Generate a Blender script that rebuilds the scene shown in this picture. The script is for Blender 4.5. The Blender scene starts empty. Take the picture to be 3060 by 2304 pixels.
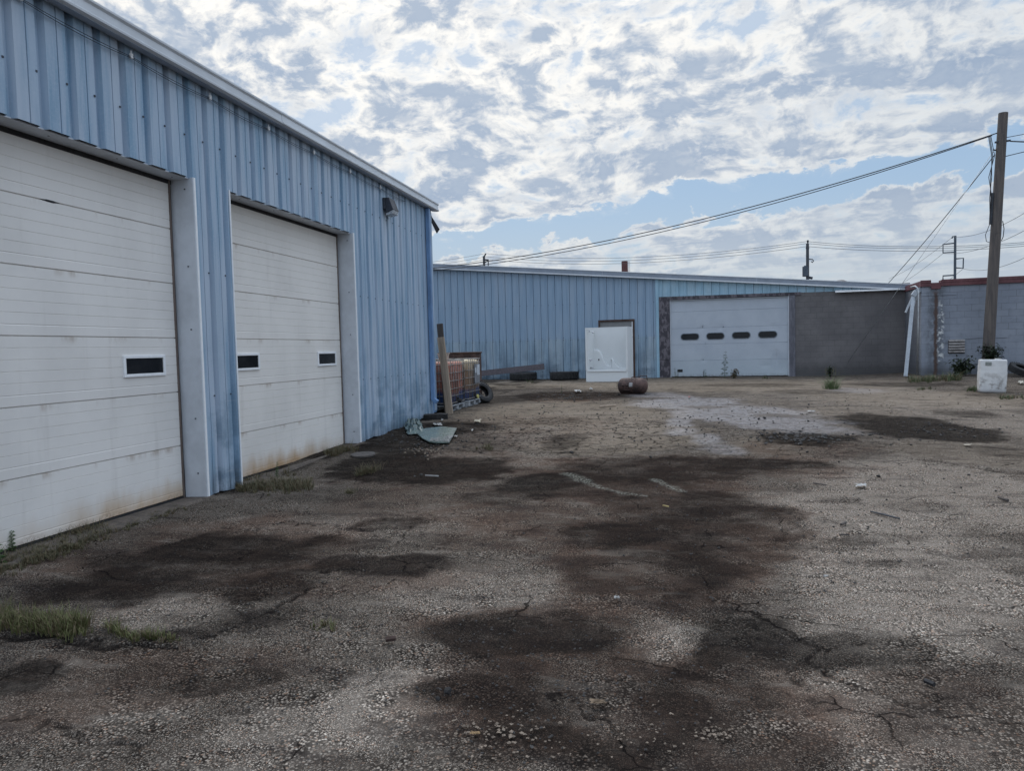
import bpy, math, random
import numpy as np
from mathutils import Vector, Matrix, noise as mnoise
R = math.radians
random.seed(7)
rng = np.random.default_rng(11)
S = bpy.context.scene
COL = S.collection

# ------------------------------------------------------------------ camera
F, CX, CY, H = 2120.0, 1530.0, 1152.0, 1.6
def _n(v): return v / np.linalg.norm(v)
_Y = _n(np.array([(2025 - CX) / F, (1031 - CY) / F, 1.0]))
_Q = _n(np.array([(1025 - CX) / F, (1031 + 24.7 - CY) / F, 1.0]))
_Z = _n(np.cross(_Q, _Y)); _Z = -_Z if _Z[1] > 0 else _Z
_M = np.stack([np.cross(_Y, _Z), _Y, _Z])
cam = bpy.data.cameras.new('camera'); co = bpy.data.objects.new('camera', cam); COL.objects.link(co)
cam.sensor_width = 36; cam.lens = 36 * F / 3060; cam.clip_start = 0.05; cam.clip_end = 5000
mw = Matrix.Identity(4)
for i in range(3):
    mw[i][0] = _M[i, 0]; mw[i][1] = -_M[i, 1]; mw[i][2] = -_M[i, 2]
mw[2][3] = H
co.matrix_world = mw
S.camera = co

# ------------------------------------------------------------------ light
SUN_EL, SUN_AZ = R(48), R(-22)           # azimuth from +Y towards +X
sd = Vector((math.sin(SUN_AZ) * math.cos(SUN_EL), math.cos(SUN_AZ) * math.cos(SUN_EL), math.sin(SUN_EL)))
sl = bpy.data.lights.new('sun', 'SUN'); sl.energy = 0.9; sl.angle = R(24); sl.color = (1, .95, .88)
so = bpy.data.objects.new('sun', sl); COL.objects.link(so)
so.rotation_euler = (-sd).to_track_quat('-Z', 'Y').to_euler(); so.location = (0, 0, 30)
S.view_settings.view_transform = 'Standard'; S.view_settings.look = 'None'
S.cycles.use_denoising = True; S.cycles.denoising_input_passes = 'RGB_ALBEDO_NORMAL'; S.cycles.denoising_prefilter = 'ACCURATE'
S.view_settings.exposure = 0.0; S.view_settings.gamma = 1.0

# ------------------------------------------------------------------ node helper
class NT:
    def __init__(s, tree): s.t = tree; s.N = tree.nodes; s.L = tree.links
    def n(s, typ, **kw):
        nd = s.N.new(typ)
        for k, v in kw.items(): setattr(nd, k, v)
        return nd
    def put(s, sock, v):
        if isinstance(v, bpy.types.NodeSocket): s.L.new(v, sock)
        elif isinstance(v, (tuple, list)):
            sock.default_value = tuple(v) + (1,) if (len(v) == 3 and sock.type == 'RGBA') else tuple(v)
        else: sock.default_value = v
    def m(s, op, a, b=0.0, c=None, clamp=False):
        nd = s.n('ShaderNodeMath', operation=op, use_clamp=clamp)
        s.put(nd.inputs[0], a); s.put(nd.inputs[1], b)
        if c is not None: s.put(nd.inputs[2], c)
        return nd.outputs[0]
    def vm(s, op, a, b=(0, 0, 0)):
        nd = s.n('ShaderNodeVectorMath', operation=op); s.put(nd.inputs[0], a)
        if op == 'SCALE': s.put(nd.inputs[3], b)
        else: s.put(nd.inputs[1], b)
        return nd.outputs['Value'] if op in ('DOT_PRODUCT', 'LENGTH') else nd.outputs[0]
    def mix(s, f, a, b, blend='MIX'):
        nd = s.n('ShaderNodeMix', data_type='RGBA', blend_type=blend)
        s.put(nd.inputs[0], f); s.put(nd.inputs[6], a); s.put(nd.inputs[7], b)
        return nd.outputs[2]
    def sm(s, x, a, b, lo=0.0, hi=1.0):
        nd = s.n('ShaderNodeMapRange', interpolation_type='SMOOTHSTEP')
        s.put(nd.inputs[0], x); s.put(nd.inputs[1], a); s.put(nd.inputs[2], b); s.put(nd.inputs[3], lo); s.put(nd.inputs[4], hi)
        return nd.outputs[0]
    def noise(s, vec, sc, det=3.0, ro=.55, dist=0.0, color=False):
        nd = s.n('ShaderNodeTexNoise'); s.put(nd.inputs['Vector'], vec)
        nd.inputs['Scale'].default_value = sc; nd.inputs['Detail'].default_value = det
        nd.inputs['Roughness'].default_value = ro; nd.inputs['Distortion'].default_value = dist
        return nd.outputs['Color' if color else 'Fac']
    def vor(s, vec, sc, feat='F1', rnd=1.0):
        nd = s.n('ShaderNodeTexVoronoi', feature=feat); s.put(nd.inputs['Vector'], vec)
        nd.inputs['Scale'].default_value = sc; nd.inputs['Randomness'].default_value = rnd
        return nd.outputs
    def sep(s, v): nd = s.n('ShaderNodeSeparateXYZ'); s.put(nd.inputs[0], v); return nd.outputs
    def comb(s, x, y, z):
        nd = s.n('ShaderNodeCombineXYZ')
        for i, v in enumerate((x, y, z)): s.put(nd.inputs[i], v)
        return nd.outputs[0]
    def scale(s, v, xyz): return s.vm('MULTIPLY', v, xyz)
    def attr(s, name): nd = s.n('ShaderNodeAttribute', attribute_name=name); return nd.outputs['Fac']

def new_mat(name):
    m = bpy.data.materials.new(name); m.use_nodes = True
    g = NT(m.node_tree); b = g.N['Principled BSDF']
    g.b = b; g.m_ = m
    g.oc = g.n('ShaderNodeTexCoord').outputs['Object']
    return m, g
def bump(g, h, strength=.3, dist=.01):
    nd = g.n('ShaderNodeBump'); nd.inputs['Strength'].default_value = strength; nd.inputs['Distance'].default_value = dist
    g.put(nd.inputs['Height'], h); g.L.new(nd.outputs[0], g.b.inputs['Normal'])
def simple(name, c, rough=.6, metal=0.0, var=.25, sc=6.0, c2=None, stretch=(1, 1, 1), bmp=0.0, spec=.5):
    """weathered plain material: two noise scales vary the colour"""
    m, g = new_mat(name)
    v = g.scale(g.oc, stretch)
    f = g.m('ADD', g.m('MULTIPLY', g.noise(v, sc, 5, .6), .6), g.m('MULTIPLY', g.noise(v, sc * 6, 3, .6), .4))
    dark = c2 or tuple(x * (1 - var) for x in c); lite = tuple(min(1, x * (1 + var * .6)) for x in c)
    g.put(g.b.inputs['Base Color'], g.mix(g.sm(f, .35, .65), dark, lite))
    g.put(g.b.inputs['Roughness'], g.sm(f, .3, .7, min(1, rough + .12), max(0, rough - .08)))
    g.b.inputs['Metallic'].default_value = metal; g.b.inputs['Specular IOR Level'].default_value = spec
    if bmp: bump(g, f, bmp, .01)
    return m

# ------------------------------------------------------------------ world: sky with a broken cloud deck
W = bpy.data.worlds.new('World'); S.world = W; W.use_nodes = True
g = NT(W.node_tree); bg = g.N['Background']; bg.inputs['Strength'].default_value = 0.1
sky = g.n('ShaderNodeTexSky', sky_type='NISHITA', sun_disc=False); sky.sun_elevation = SUN_EL; sky.sun_rotation = SUN_AZ
sky.air_density = 1.0; sky.dust_density = 1.0; sky.ozone_density = 1.5
d = g.vm('NORMALIZE', g.n('ShaderNodeTexCoord').outputs['Generated'])
dx, dy, dz = g.sep(d)
zz = g.m('ADD', g.m('MAXIMUM', dz, 0.0), .04)
u = g.m('DIVIDE', dx, zz); v = g.m('DIVIDE', dy, zz)
s_ = g.m('ADD', v, g.m('MULTIPLY', u, .455)); t_ = g.m('SUBTRACT', u, g.m('MULTIPLY', v, .455))
P = g.comb(u, v, 0.0)
wc = g.noise(P, 1.6, 3, .5, color=True)
Pw = g.vm('ADD', P, g.vm('SCALE', g.vm('SUBTRACT', wc, (.5, .5, .5)), .45))
Ps = g.comb(g.m('MULTIPLY', t_, .55), g.m('MULTIPLY', s_, 1.15), 3.7)          # stretched along the cloud streets
Psw = g.vm('ADD', Ps, g.vm('SCALE', g.vm('SUBTRACT', wc, (.5, .5, .5)), .35))
D2 = g.scale(d, (1.0, 1.0, 1.75))                                               # puffs: near-round in the sky, so the deck has height
Dw = g.vm('ADD', D2, g.vm('SCALE', g.vm('SUBTRACT', g.noise(D2, 7, 3, .5, color=True), (.5, .5, .5)), .09))
n1 = g.noise(Psw, 1.3, 3, .5)
n2 = g.noise(g.vm('ADD', Dw, (4.3, 1.9, 0)), 11.5, 8, .58)
n3 = g.noise(g.vm('ADD', Dw, (1.3, 7.9, 2)), 26.0, 7, .62)
n4 = g.noise(g.vm('ADD', Psw, (1.3, 7.9, 0)), 2.6, 6, .58)
sw = g.m('ADD', s_, g.m('ADD', g.m('MULTIPLY', g.m('SUBTRACT', n2, .5), 1.5), g.m('MULTIPLY', g.m('SUBTRACT', n3, .5), 1.0)))
gap = g.m('MULTIPLY', g.sm(sw, 3.92, 4.22), g.sm(sw, 4.55, 5.05, 1, 0))
far = g.sm(s_, 5.0, 9.0)
dens = g.m('ADD', g.m('MULTIPLY', n1, .26), g.m('ADD', g.m('ADD', g.m('MULTIPLY', n2, .44), g.m('MULTIPLY', n4, .13)), g.m('MULTIPLY', n3, .23)))
dens = g.m('SUBTRACT', g.m('ADD', dens, -.002), g.m('MULTIPLY', gap, .22))
cover = g.m('MAXIMUM', g.sm(dens, .41, .515), g.m('MULTIPLY', g.sm(sw, 4.2, 3.8), .28))
thick = g.sm(dens, .485, .595)
sdot = g.vm('DOT_PRODUCT', d, tuple(sd))
glow = g.sm(sdot, .55, 1.0)
K = 10.0
def kc(*c): return tuple(x * K for x in c)
white = g.mix(glow, kc(.67, .715, .755), kc(1.20, 1.15, 1.06))
grey = g.mix(glow, kc(.315, .405, .545), kc(.40, .49, .63))
shade = g.m('ADD', g.m('MULTIPLY', thick, .78), g.m('MULTIPLY', g.sm(g.m('ADD', g.m('MULTIPLY', n3, .65), g.m('MULTIPLY', n4, .35)), .42, .60), .38), clamp=True)
grey = g.mix(g.m('MULTIPLY', g.sm(g.m('ADD', g.m('MULTIPLY', n2, .45), g.m('MULTIPLY', n3, .55)), .44, .62), .28), grey, kc(.62, .68, .75))
cloud = g.mix(shade, white, grey)
blue = g.mix(.75, sky.outputs[0], kc(.33, .50, .72))
blue = g.mix(g.sm(dz, .02, .30, .60, 0.0), blue, kc(.53, .63, .70))
out = g.mix(g.m('MULTIPLY', cover, g.m('SUBTRACT', .98, g.m('MULTIPLY', far, .22))), blue, cloud)
out = g.mix(g.sm(dz, .0, .20, .75, 0.0), out, kc(.56, .61, .655))              # haze towards the horizon
# unseen sky overhead and behind the camera boosted and tinted bluer to brighten walls
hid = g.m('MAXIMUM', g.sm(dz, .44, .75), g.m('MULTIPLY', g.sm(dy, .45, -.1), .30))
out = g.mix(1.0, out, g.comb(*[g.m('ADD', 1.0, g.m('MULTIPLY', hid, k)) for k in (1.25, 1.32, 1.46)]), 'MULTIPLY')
out = g.mix(g.sm(dz, -.02, .0), kc(.10, .10, .10), out)
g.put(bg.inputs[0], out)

# ------------------------------------------------------------------ terrain and pixel helpers
_gy = [-400, 0, 6.0, 8, 10, 13.6, 16, 20, 25, 28, 36, 400]; _gzv = [0, 0, 0, .02, .07, .175, .24, .29, .33, .345, .36, .36]
def _ss(a, b, x): t = np.clip((x - a) / (b - a), 0, 1); return t * t * (3 - 2 * t)
def gz(x, y): return np.interp(y, _gy, _gzv) + .13 * _ss(5, 9.5, x) * _ss(19, 25.5, y)
def ray(px, py): return _n(_M @ np.array([(px - CX) / F, (py - CY) / F, 1.0]))
def at_z(px, py, z): d = ray(px, py); t = (z - H) / d[2]; return np.array([d[0] * t, d[1] * t, z])
def at_y(px, py, y): d = ray(px, py); t = y / d[1]; return np.array([d[0] * t, y, H + d[2] * t])
def gp(px, py, dz=0.0):
    z = 0.1
    for _ in range(12):
        p = at_z(px, py, z + dz); z = .5 * z + .5 * float(gz(p[0], p[1]))
    return p

# ------------------------------------------------------------------ object helpers
def props(o, label=None, cat=None, group=None, kind=None):
    if label: o['label'] = label
    if cat: o['category'] = cat
    if group: o['group'] = group
    if kind: o['kind'] = kind
    return o
def thing(name, label, cat, loc=(0, 0, 0), rz=0.0, group=None, rot=None):
    o = bpy.data.objects.new(name, None); COL.objects.link(o); o.empty_display_size = .2
    o.location = tuple(float(c) for c in loc); o.rotation_euler = rot if rot else (0, 0, rz)
    return props(o, label, cat, group)
def copy_tree(o, parent=None):
    c = o.copy(); COL.objects.link(c)
    if parent: c.parent = parent
    for ch in list(o.children): copy_tree(ch, c)
    return c
class MB:
    def __init__(s): s.v = []; s.f = []; s.mi = []; s.cur = 0; s.sm = False
    def add(s, vs, fs):
        o = len(s.v); s.v += [tuple(map(float, p)) for p in vs]
        for f in fs: s.f.append(tuple(i + o for i in f)); s.mi.append(s.cur)
        return s
    def box(s, a, b, M=None):
        x0, y0, z0 = a; x1, y1, z1 = b
        vs = [(x, y, z) for z in (z0, z1) for y in (y0, y1) for x in (x0, x1)]
        if M is not None: vs = [tuple(M @ Vector(p)) for p in vs]
        return s.add(vs, [(0, 2, 3, 1), (4, 5, 7, 6), (0, 1, 5, 4), (2, 6, 7, 3), (0, 4, 6, 2), (1, 3, 7, 5)])
    def beam(s, p, q, w, h, up=(0, 0, 1)):
        p, q, up = Vector(p), Vector(q), Vector(up); a = (q - p).normalized(); r = a.cross(up).normalized(); t = r.cross(a)
        vs = [c + r * i * w / 2 + t * j * h / 2 for c in (p, q) for i, j in ((-1, -1), (1, -1), (1, 1), (-1, 1))]
        return s.add(vs, [(3, 2, 1, 0), (4, 5, 6, 7), (0, 1, 5, 4), (1, 2, 6, 5), (2, 3, 7, 6), (3, 0, 4, 7)])
    def tube(s, pts, r, n=8, caps=True):
        pts = [Vector(p) for p in pts]; rs = r if isinstance(r, (list, tuple)) else [r] * len(pts); vs = []; ref = None
        for i, p in enumerate(pts):
            t = (pts[min(i + 1, len(pts) - 1)] - pts[max(i - 1, 0)]).normalized()
            if ref is None: ref = t.orthogonal().normalized()
            ref = (ref - t * ref.dot(t)).normalized(); b = t.cross(ref)
            vs += [p + (ref * math.cos(6.28318 * k / n) + b * math.sin(6.28318 * k / n)) * rs[i] for k in range(n)]
        fs = [(i * n + k, i * n + (k + 1) % n, (i + 1) * n + (k + 1) % n, (i + 1) * n + k) for i in range(len(pts) - 1) for k in range(n)]
        if caps: fs += [tuple(range(n - 1, -1, -1)), tuple(range((len(pts) - 1) * n, len(pts) * n))]
        return s.add(vs, fs)
    def lathe(s, prof, n=32, M=None):
        vs = [(r * math.cos(6.28318 * k / n), r * math.sin(6.28318 * k / n), z) for r, z in prof for k in range(n)]
        if M is not None: vs = [tuple(M @ Vector(p)) for p in vs]
        return s.add(vs, [(i * n + k, i * n + (k + 1) % n, (i + 1) * n + (k + 1) % n, (i + 1) * n + k) for i in range(len(prof) - 1) for k in range(n)])
    def prism(s, poly, a, b, ax):
        """extrude 2-D poly; ax maps (p, q, depth) to xyz"""
        n = len(poly); vs = [ax(p, q, a) for p, q in poly] + [ax(p, q, b) for p, q in poly]
        return s.add(vs, [tuple(range(n)), tuple(range(2 * n - 1, n - 1, -1))] + [(i, i + n, (i + 1) % n + n, (i + 1) % n) for i in range(n)])
    def build(s, name, mats, parent=None, world=False, smooth=False, bevel=0.0, rec=True, auto=None):
        me = bpy.data.meshes.new(name)
        vs = s.v
        if world and parent is not None:
            inv = (Matrix.Translation(parent.location) @ parent.rotation_euler.to_matrix().to_4x4()).inverted()
            vs = [tuple(inv @ Vector(p)) for p in vs]
        me.from_pydata(vs, [], s.f)
        for m in (mats if isinstance(mats, (list, tuple)) else [mats]): me.materials.append(m)
        me.polygons.foreach_set('material_index', s.mi)
        if rec:
            import bmesh
            bm = bmesh.new(); bm.from_mesh(me); bmesh.ops.recalc_face_normals(bm, faces=bm.faces); bm.to_mesh(me); bm.free()
        if smooth: me.polygons.foreach_set('use_smooth', [True] * len(me.polygons))
        o = bpy.data.objects.new(name, me); COL.objects.link(o)
        if parent is not None: o.parent = parent
        if bevel:
            md = o.modifiers.new('bevel', 'BEVEL'); md.width = bevel; md.segments = 2; md.limit_method = 'ANGLE'
        if auto:
            me.set_sharp_from_angle(angle=R(auto))
        return o
def fbm(x, y, sc, seed=0, oc=4, z=0.0):
    """vectorised value noise, -1..1"""
    r = np.zeros_like(x); amp = 1.0; tot = 0
    for o in range(oc):
        X = x * sc * 2 ** o + seed * 17.3 + o * 5.1; Y = y * sc * 2 ** o + seed * 9.7 - o * 3.3
        xi = np.floor(X).astype(np.int64); yi = np.floor(Y).astype(np.int64); fx = X - xi; fy = Y - yi
        fx = fx * fx * (3 - 2 * fx); fy = fy * fy * (3 - 2 * fy)
        def h(a, b):
            k = (a * 374761393 + b * 668265263 + seed * 1274126177) & 0xffffffff
            k = ((k ^ (k >> 13)) * 1274126177) & 0xffffffff; k = (k ^ (k >> 16)) & 0xffff
            return k / 32767.5 - 1
        a = h(xi, yi); b = h(xi + 1, yi); c = h(xi, yi + 1); d = h(xi + 1, yi + 1)
        r += amp * (a + (b - a) * fx + (c - a) * fy + (a - b - c + d) * fx * fy); tot += amp; amp *= .55
    return r / tot

# ------------------------------------------------------------------ ground material
def ground_material():
    m, g = new_mat('worn_asphalt')
    oc = g.oc
    A = {k: g.attr(k) for k in ('oil', 'dust', 'brown', 'tan', 'wet', 'crack', 'paint', 'fine')}
    # packed chippings of two sizes with dark gaps between them
    wob = g.vm('ADD', oc, g.vm('SCALE', g.noise(oc, 60, 2, .5, color=True), .014))
    va = g.vor(wob, 80); vb = g.vor(wob, 135)
    ra = g.sep(va['Color']); rb = g.sep(vb['Color'])
    big = g.noise(oc, 1.3, 6, .62); mid = g.noise(oc, 7, 5, .62); fin = g.noise(oc, 45, 4, .65); sel = g.noise(g.vm('ADD', oc, (5, 9, 1)), 3.3, 5, .6)
    def chips(r, dist):
        k = g.m('POWER', r[0], 1.6)
        c = g.mix(k, (.085, .076, .066), (.43, .39, .34))
        c = g.mix(g.m('MULTIPLY', g.m('GREATER_THAN', r[1], .88), .6), c, (.30, .19, .13))
        c = g.mix(g.m('MULTIPLY', g.m('GREATER_THAN', r[2], .955), .7), c, (.52, .49, .44))
        return g.mix(g.sm(dist, .38, .62), c, (.022, .020, .018))
    ca = g.sm(va['Distance'], .6, .3); cb = g.sm(vb['Distance'], .6, .3)
    c = g.mix(g.sm(sel, .47, .57), chips(rb, vb['Distance']), chips(ra, va['Distance']))
    worn = g.sm(g.m('ADD', g.m('MULTIPLY', big, .5), g.m('MULTIPLY', mid, .5)), .42, .62)
    c = g.mix(g.m('MULTIPLY', worn, .42), c, g.mix(fin, (.085, .077, .068), (.20, .182, .16)))          # bitumen still covering the stone
    lev = g.m('ADD', .86, g.m('MULTIPLY', A['dust'], .92))
    c = g.mix(1.0, c, g.comb(lev, lev, lev), 'MULTIPLY')
    # dusty film, sand and brown silt
    c = g.mix(g.m('MULTIPLY', g.m('MULTIPLY', A['dust'], g.sm(mid, .35, .65)), .35), c, (.23, .21, .185))
    c = g.mix(g.m('MULTIPLY', A['tan'], g.sm(g.m('ADD', g.m('MULTIPLY', mid, .6), g.m('MULTIPLY', fin, .4)), .36, .60, .25, .85)), c, (.285, .245, .195))
    brk = g.noise(g.vm('ADD', oc, (2, 6, 3)), 2.1, 7, .64)
    c = g.mix(g.m('MULTIPLY', A['brown'], g.sm(g.m('ADD', g.m('MULTIPLY', mid, .35), g.m('MULTIPLY', brk, .65)), .36, .60, .30, 1.0)), c, g.mix(.38, g.mix(1.0, c, (.72, .60, .545), 'MULTIPLY'), (.082, .060, .051)))
    # fine alligator cracking
    cw = g.vm('ADD', oc, g.vm('SCALE', g.noise(oc, 6, 3, .6, color=True), .16))
    e1 = g.vor(cw, 4.2, 'DISTANCE_TO_EDGE')['Distance']; e2 = g.vor(cw, 1.1, 'DISTANCE_TO_EDGE')['Distance']
    ck = g.m('MULTIPLY', g.sm(e1, .02, .085, 1, 0), g.m('MULTIPLY', A['fine'], g.sm(mid, .42, .58)))
    ck = g.m('MAXIMUM', ck, g.m('MULTIPLY', g.sm(e2, .0025, .0085, 1, 0), g.sm(big, .46, .60)))
    ck = g.m('MAXIMUM', ck, A['crack'])
    bl = g.noise(g.scale(oc, (.9, 2.2, 1)), 1.6, 7, .66)
    c = g.mix(g.m('MULTIPLY', g.sm(bl, .50, .66), .62), c, g.mix(.75, c, (.022, .019, .020)))
    c = g.mix(g.m('MULTIPLY', g.sm(bl, .44, .34), .30), c, (.25, .23, .205))
    # oil soaked in
    oil = g.m('MULTIPLY', g.sm(g.m('MULTIPLY', A['oil'], g.sm(brk, .32, .60, .66, 1.18)), .02, .84), g.sm(g.m('ADD', g.m('MULTIPLY', mid, .55), g.m('MULTIPLY', fin, .45)), .30, .62, 1.0, .74), clamp=True)
    c = g.mix(oil, c, g.mix(.72, g.mix(1.0, c, (.38, .37, .365), 'MULTIPLY'), (.0125, .012, .0118)))
    wet = g.m('MULTIPLY', A['wet'], g.sm(g.m('ADD', g.m('MULTIPLY', mid, .6), g.m('MULTIPLY', fin, .4)), .36, .56, .25, 1.0))
    c = g.mix(wet, c, g.mix(.40, c, (.145, .145, .18)))
    c = g.mix(g.m('MULTIPLY', A['paint'], g.sm(fin, .47, .56)), c, (.44, .47, .42))
    c = g.mix(g.m('MULTIPLY', ck, .88), c, (.010, .009, .009))
    c = g.mix(1.0, c, (1.03, .99, .955), 'MULTIPLY')                             # brown dust in everything
    g.put(g.b.inputs['Base Color'], c)
    ro = g.mix(wet, (.95, .95, .95), (.30, .30, .30))
    ro = g.mix(g.m('MULTIPLY', oil, g.sm(mid, .5, .7)), ro, (.75, .75, .75))
    g.put(g.b.inputs['Roughness'], ro)
    g.put(g.b.inputs['Specular IOR Level'], g.m('MULTIPLY', wet, .45))
    h = g.m('ADD', g.m('MULTIPLY', g.m('MAXIMUM', g.m('MULTIPLY', ca, g.sm(sel, .47, .57)), g.m('MULTIPLY', cb, .55)), 1.0), g.m('MULTIPLY', fin, .8))
    h = g.m('SUBTRACT', h, g.m('MULTIPLY', ck, 1.6))
    h = g.m('MULTIPLY', h, g.m('SUBTRACT', 1.0, g.m('MULTIPLY', wet, .6)))
    bump(g, h, .75, .009)
    return m

# stains: (kind, px, py, rx, ry, amount): measured on the photo, laid out on the ground in metres
ST = [('oil', 640, 1655, 330, 66, .70), ('oil', 610, 1640, 170, 34, .7), ('oil', 410, 1741, 260, 50, .7), ('oil', 60, 2010, 120, 50, .8), ('oil', 650, 2050, 150, 40, .55),
      ('oil', 800, 1745, 160, 45, .6), ('oil', 700, 1830, 220, 45, .45), ('oil', 380, 1900, 320, 45, .35), ('oil', 500, 2000, 200, 40, .3), ('oil', 120, 1760, 130, 40, .35),
      ('oil', 1300, 1404, 240, 40, 1.0), ('oil', 1130, 1385, 110, 45, .9), ('oil', 1190, 1330, 130, 24, .75), ('oil', 1637, 1434, 140, 28, .8), ('oil', 2020, 1398, 360, 40, .62),
      ('oil', 2300, 1384, 190, 18, .7), ('oil', 1860, 1450, 300, 40, .4), ('oil', 1520, 1480, 130, 20, .5), ('oil', 1000, 1475, 170, 24, .35),
      ('oil', 2690, 1272, 160, 36, .9), ('oil', 2870, 1297, 140, 24, .75), ('oil', 2900, 1235, 90, 14, .5), ('oil', 2400, 1308, 130, 16, .85), ('oil', 3010, 1350, 90, 20, .4),
      ('oil', 2190, 1600, 210, 130, .42), ('oil', 2050, 1520, 260, 50, .40), ('oil', 1820, 1597, 190, 36, .62), ('oil', 1930, 1720, 260, 70, .45), ('oil', 2000, 1640, 140, 50, .35), ('oil', 2120, 1810, 180, 60, .4),
      ('oil', 1555, 1886, 270, 46, .85), ('oil', 1640, 1985, 350, 140, .40), ('oil', 1338, 2069, 46, 20, 1.0), ('oil', 1450, 2090, 220, 70, .4), ('oil', 1800, 2150, 330, 130, .5),
      ('oil', 1193, 1693, 180, 32, .75), ('oil', 1030, 1680, 110, 26, .55), ('oil', 1169, 1563, 100, 18, .55), ('oil', 1350, 1600, 100, 18, .3),
      ('oil', 2241, 1905, 190, 66, .75), ('oil', 2110, 2040, 230, 110, .55), ('oil', 2579, 1954, 200, 44, .55), ('oil', 2190, 2250, 330, 100, .5), ('oil', 2917, 2070, 230, 66, .35), ('oil', 1600, 2280, 300, 70, .45),
      ('oil', 2480, 1625, 110, 16, .3), ('oil', 2640, 1612, 150, 15, .35), ('oil', 3010, 1660, 110, 70, .3), ('oil', 2642, 1693, 46, 12, .4), ('oil', 2750, 1510, 120, 16, .3), ('oil', 2880, 2180, 260, 50, .3),
      ('oil', 1550, 1160, 180, 9, .4), ('oil', 1700, 1182, 170, 12, .65), ('oil', 1480, 1195, 110, 14, .5), ('oil', 1360, 1275, 150, 18, .6), ('oil', 2250, 1150, 160, 6, .45), ('oil', 2420, 1170, 130, 7, .4),
      ('oil', 1700, 1318, 60, 20, .5), ('oil', 1650, 1260, 80, 10, .3), ('oil', 1890, 1178, 90, 8, .6), ('oil', 1250, 1290, 90, 22, .5), ('oil', 2960, 1180, 70, 6, .4), ('oil', 2690, 1148, 200, 8, .5),
      ('dust', 2700, 1720, 430, 230, .95), ('dust', 2850, 1480, 330, 110, .8), ('dust', 2500, 1400, 200, 40, .4), ('dust', 2950, 1250, 190, 60, .7), ('dust', 1150, 2150, 200, 150, 1.0), ('dust', 950, 2230, 330, 110, .6),
      ('dust', 480, 1815, 190, 44, .8), ('dust', 1010, 1570, 190, 30, .6), ('dust', 1400, 1760, 260, 60, .5), ('dust', 1330, 1560, 220, 50, .45), ('dust', 150, 1690, 130, 30, .5), ('dust', 1930, 1880, 110, 50, .8),
      ('dust', 2560, 2080, 160, 50, .5), ('dust', 2700, 2200, 260, 80, .45), ('dust', 1900, 1710, 120, 30, .5), ('dust', 200, 2150, 300, 100, .35), ('dust', 1480, 1370, 260, 22, .6), ('dust', 1700, 1280, 260, 50, .6),
      ('dust', 2350, 1480, 120, 20, .5), ('dust', 2560, 1200, 400, 50, .5), ('dust', 750, 1560, 170, 24, .5), ('dust', 900, 1440, 110, 30, .35),
      ('tan', 1700, 1240, 330, 46, .75), ('tan', 1900, 1300, 220, 40, .6), ('tan', 2100, 1150, 500, 20, .75), ('tan', 1600, 1150, 260, 10, .9), ('tan', 2750, 1190, 340, 26, .6), ('tan', 2300, 1330, 130, 25, .4), ('tan', 1780, 1330, 200, 25, .55),
      ('tan', 2900, 1350, 220, 40, .3), ('tan', 2550, 1230, 160, 20, .35),
      ('brown', 560, 1660, 470, 130, .8), ('brown', 2020, 1640, 380, 190, .9), ('brown', 1640, 2090, 400, 240, .9), ('brown', 2150, 2120, 330, 220, .85), ('brown', 2010, 1400, 520, 46, .85), ('brown', 1300, 1400, 260, 60, .7), ('brown', 350, 2030, 460, 130, .55), ('brown', 2860, 2180, 330, 130, .45), ('brown', 1000, 1720, 420, 60, .6), ('brown', 1560, 1860, 420, 50, .8),
      ('oil', 1640, 1850, 330, 30, .45), ('oil', 1250, 1300, 130, 30, .5), ('oil', 900, 1640, 260, 40, .25),
      ('brown', 1700, 1560, 420, 90, .8), ('brown', 2000, 1700, 330, 130, .6), ('brown', 1950, 1460, 320, 50, .8), ('brown', 1700, 2080, 420, 160, .6), ('brown', 1300, 1500, 300, 60, .5), ('brown', 1700, 1185, 130, 14, 1.0),
      ('brown', 1500, 1290, 300, 50, .4), ('brown', 2400, 1345, 200, 30, .6), ('brown', 700, 1700, 340, 90, .4), ('brown', 150, 2170, 200, 60, .4),
      ('wet', 2060, 1205, 150, 18, 1.0), ('wet', 2200, 1235, 200, 22, 1.0), ('wet', 2330, 1262, 170, 18, .9), ('wet', 2030, 1262, 40, 16, .9), ('wet', 2040, 1290, 60, 10, .9), ('wet', 2120, 1310, 50, 14, .8), ('wet', 2160, 1340, 60, 16, .6),
      ('wet', 2430, 1285, 110, 12, .7), ('wet', 1960, 1180, 80, 8, .6), ('wet', 2560, 1165, 70, 8, .5), 
      ('dry', 2180, 1288, 110, 12, 1.0), ('dry', 1960, 1232, 40, 16, .8), ('dry', 2320, 1240, 60, 5, .7), ('dry', 2110, 1215, 60, 4, .6),
      ('fine', 1700, 1300, 460, 60, 1.0), ('fine', 2300, 1330, 400, 60, .7), ('fine', 1300, 1580, 320, 60, .5), ('fine', 2500, 1240, 500, 60, .5), ('fine', 700, 1780, 400, 120, .4), ('fine', 2500, 1650, 500, 120, .35)]
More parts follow.
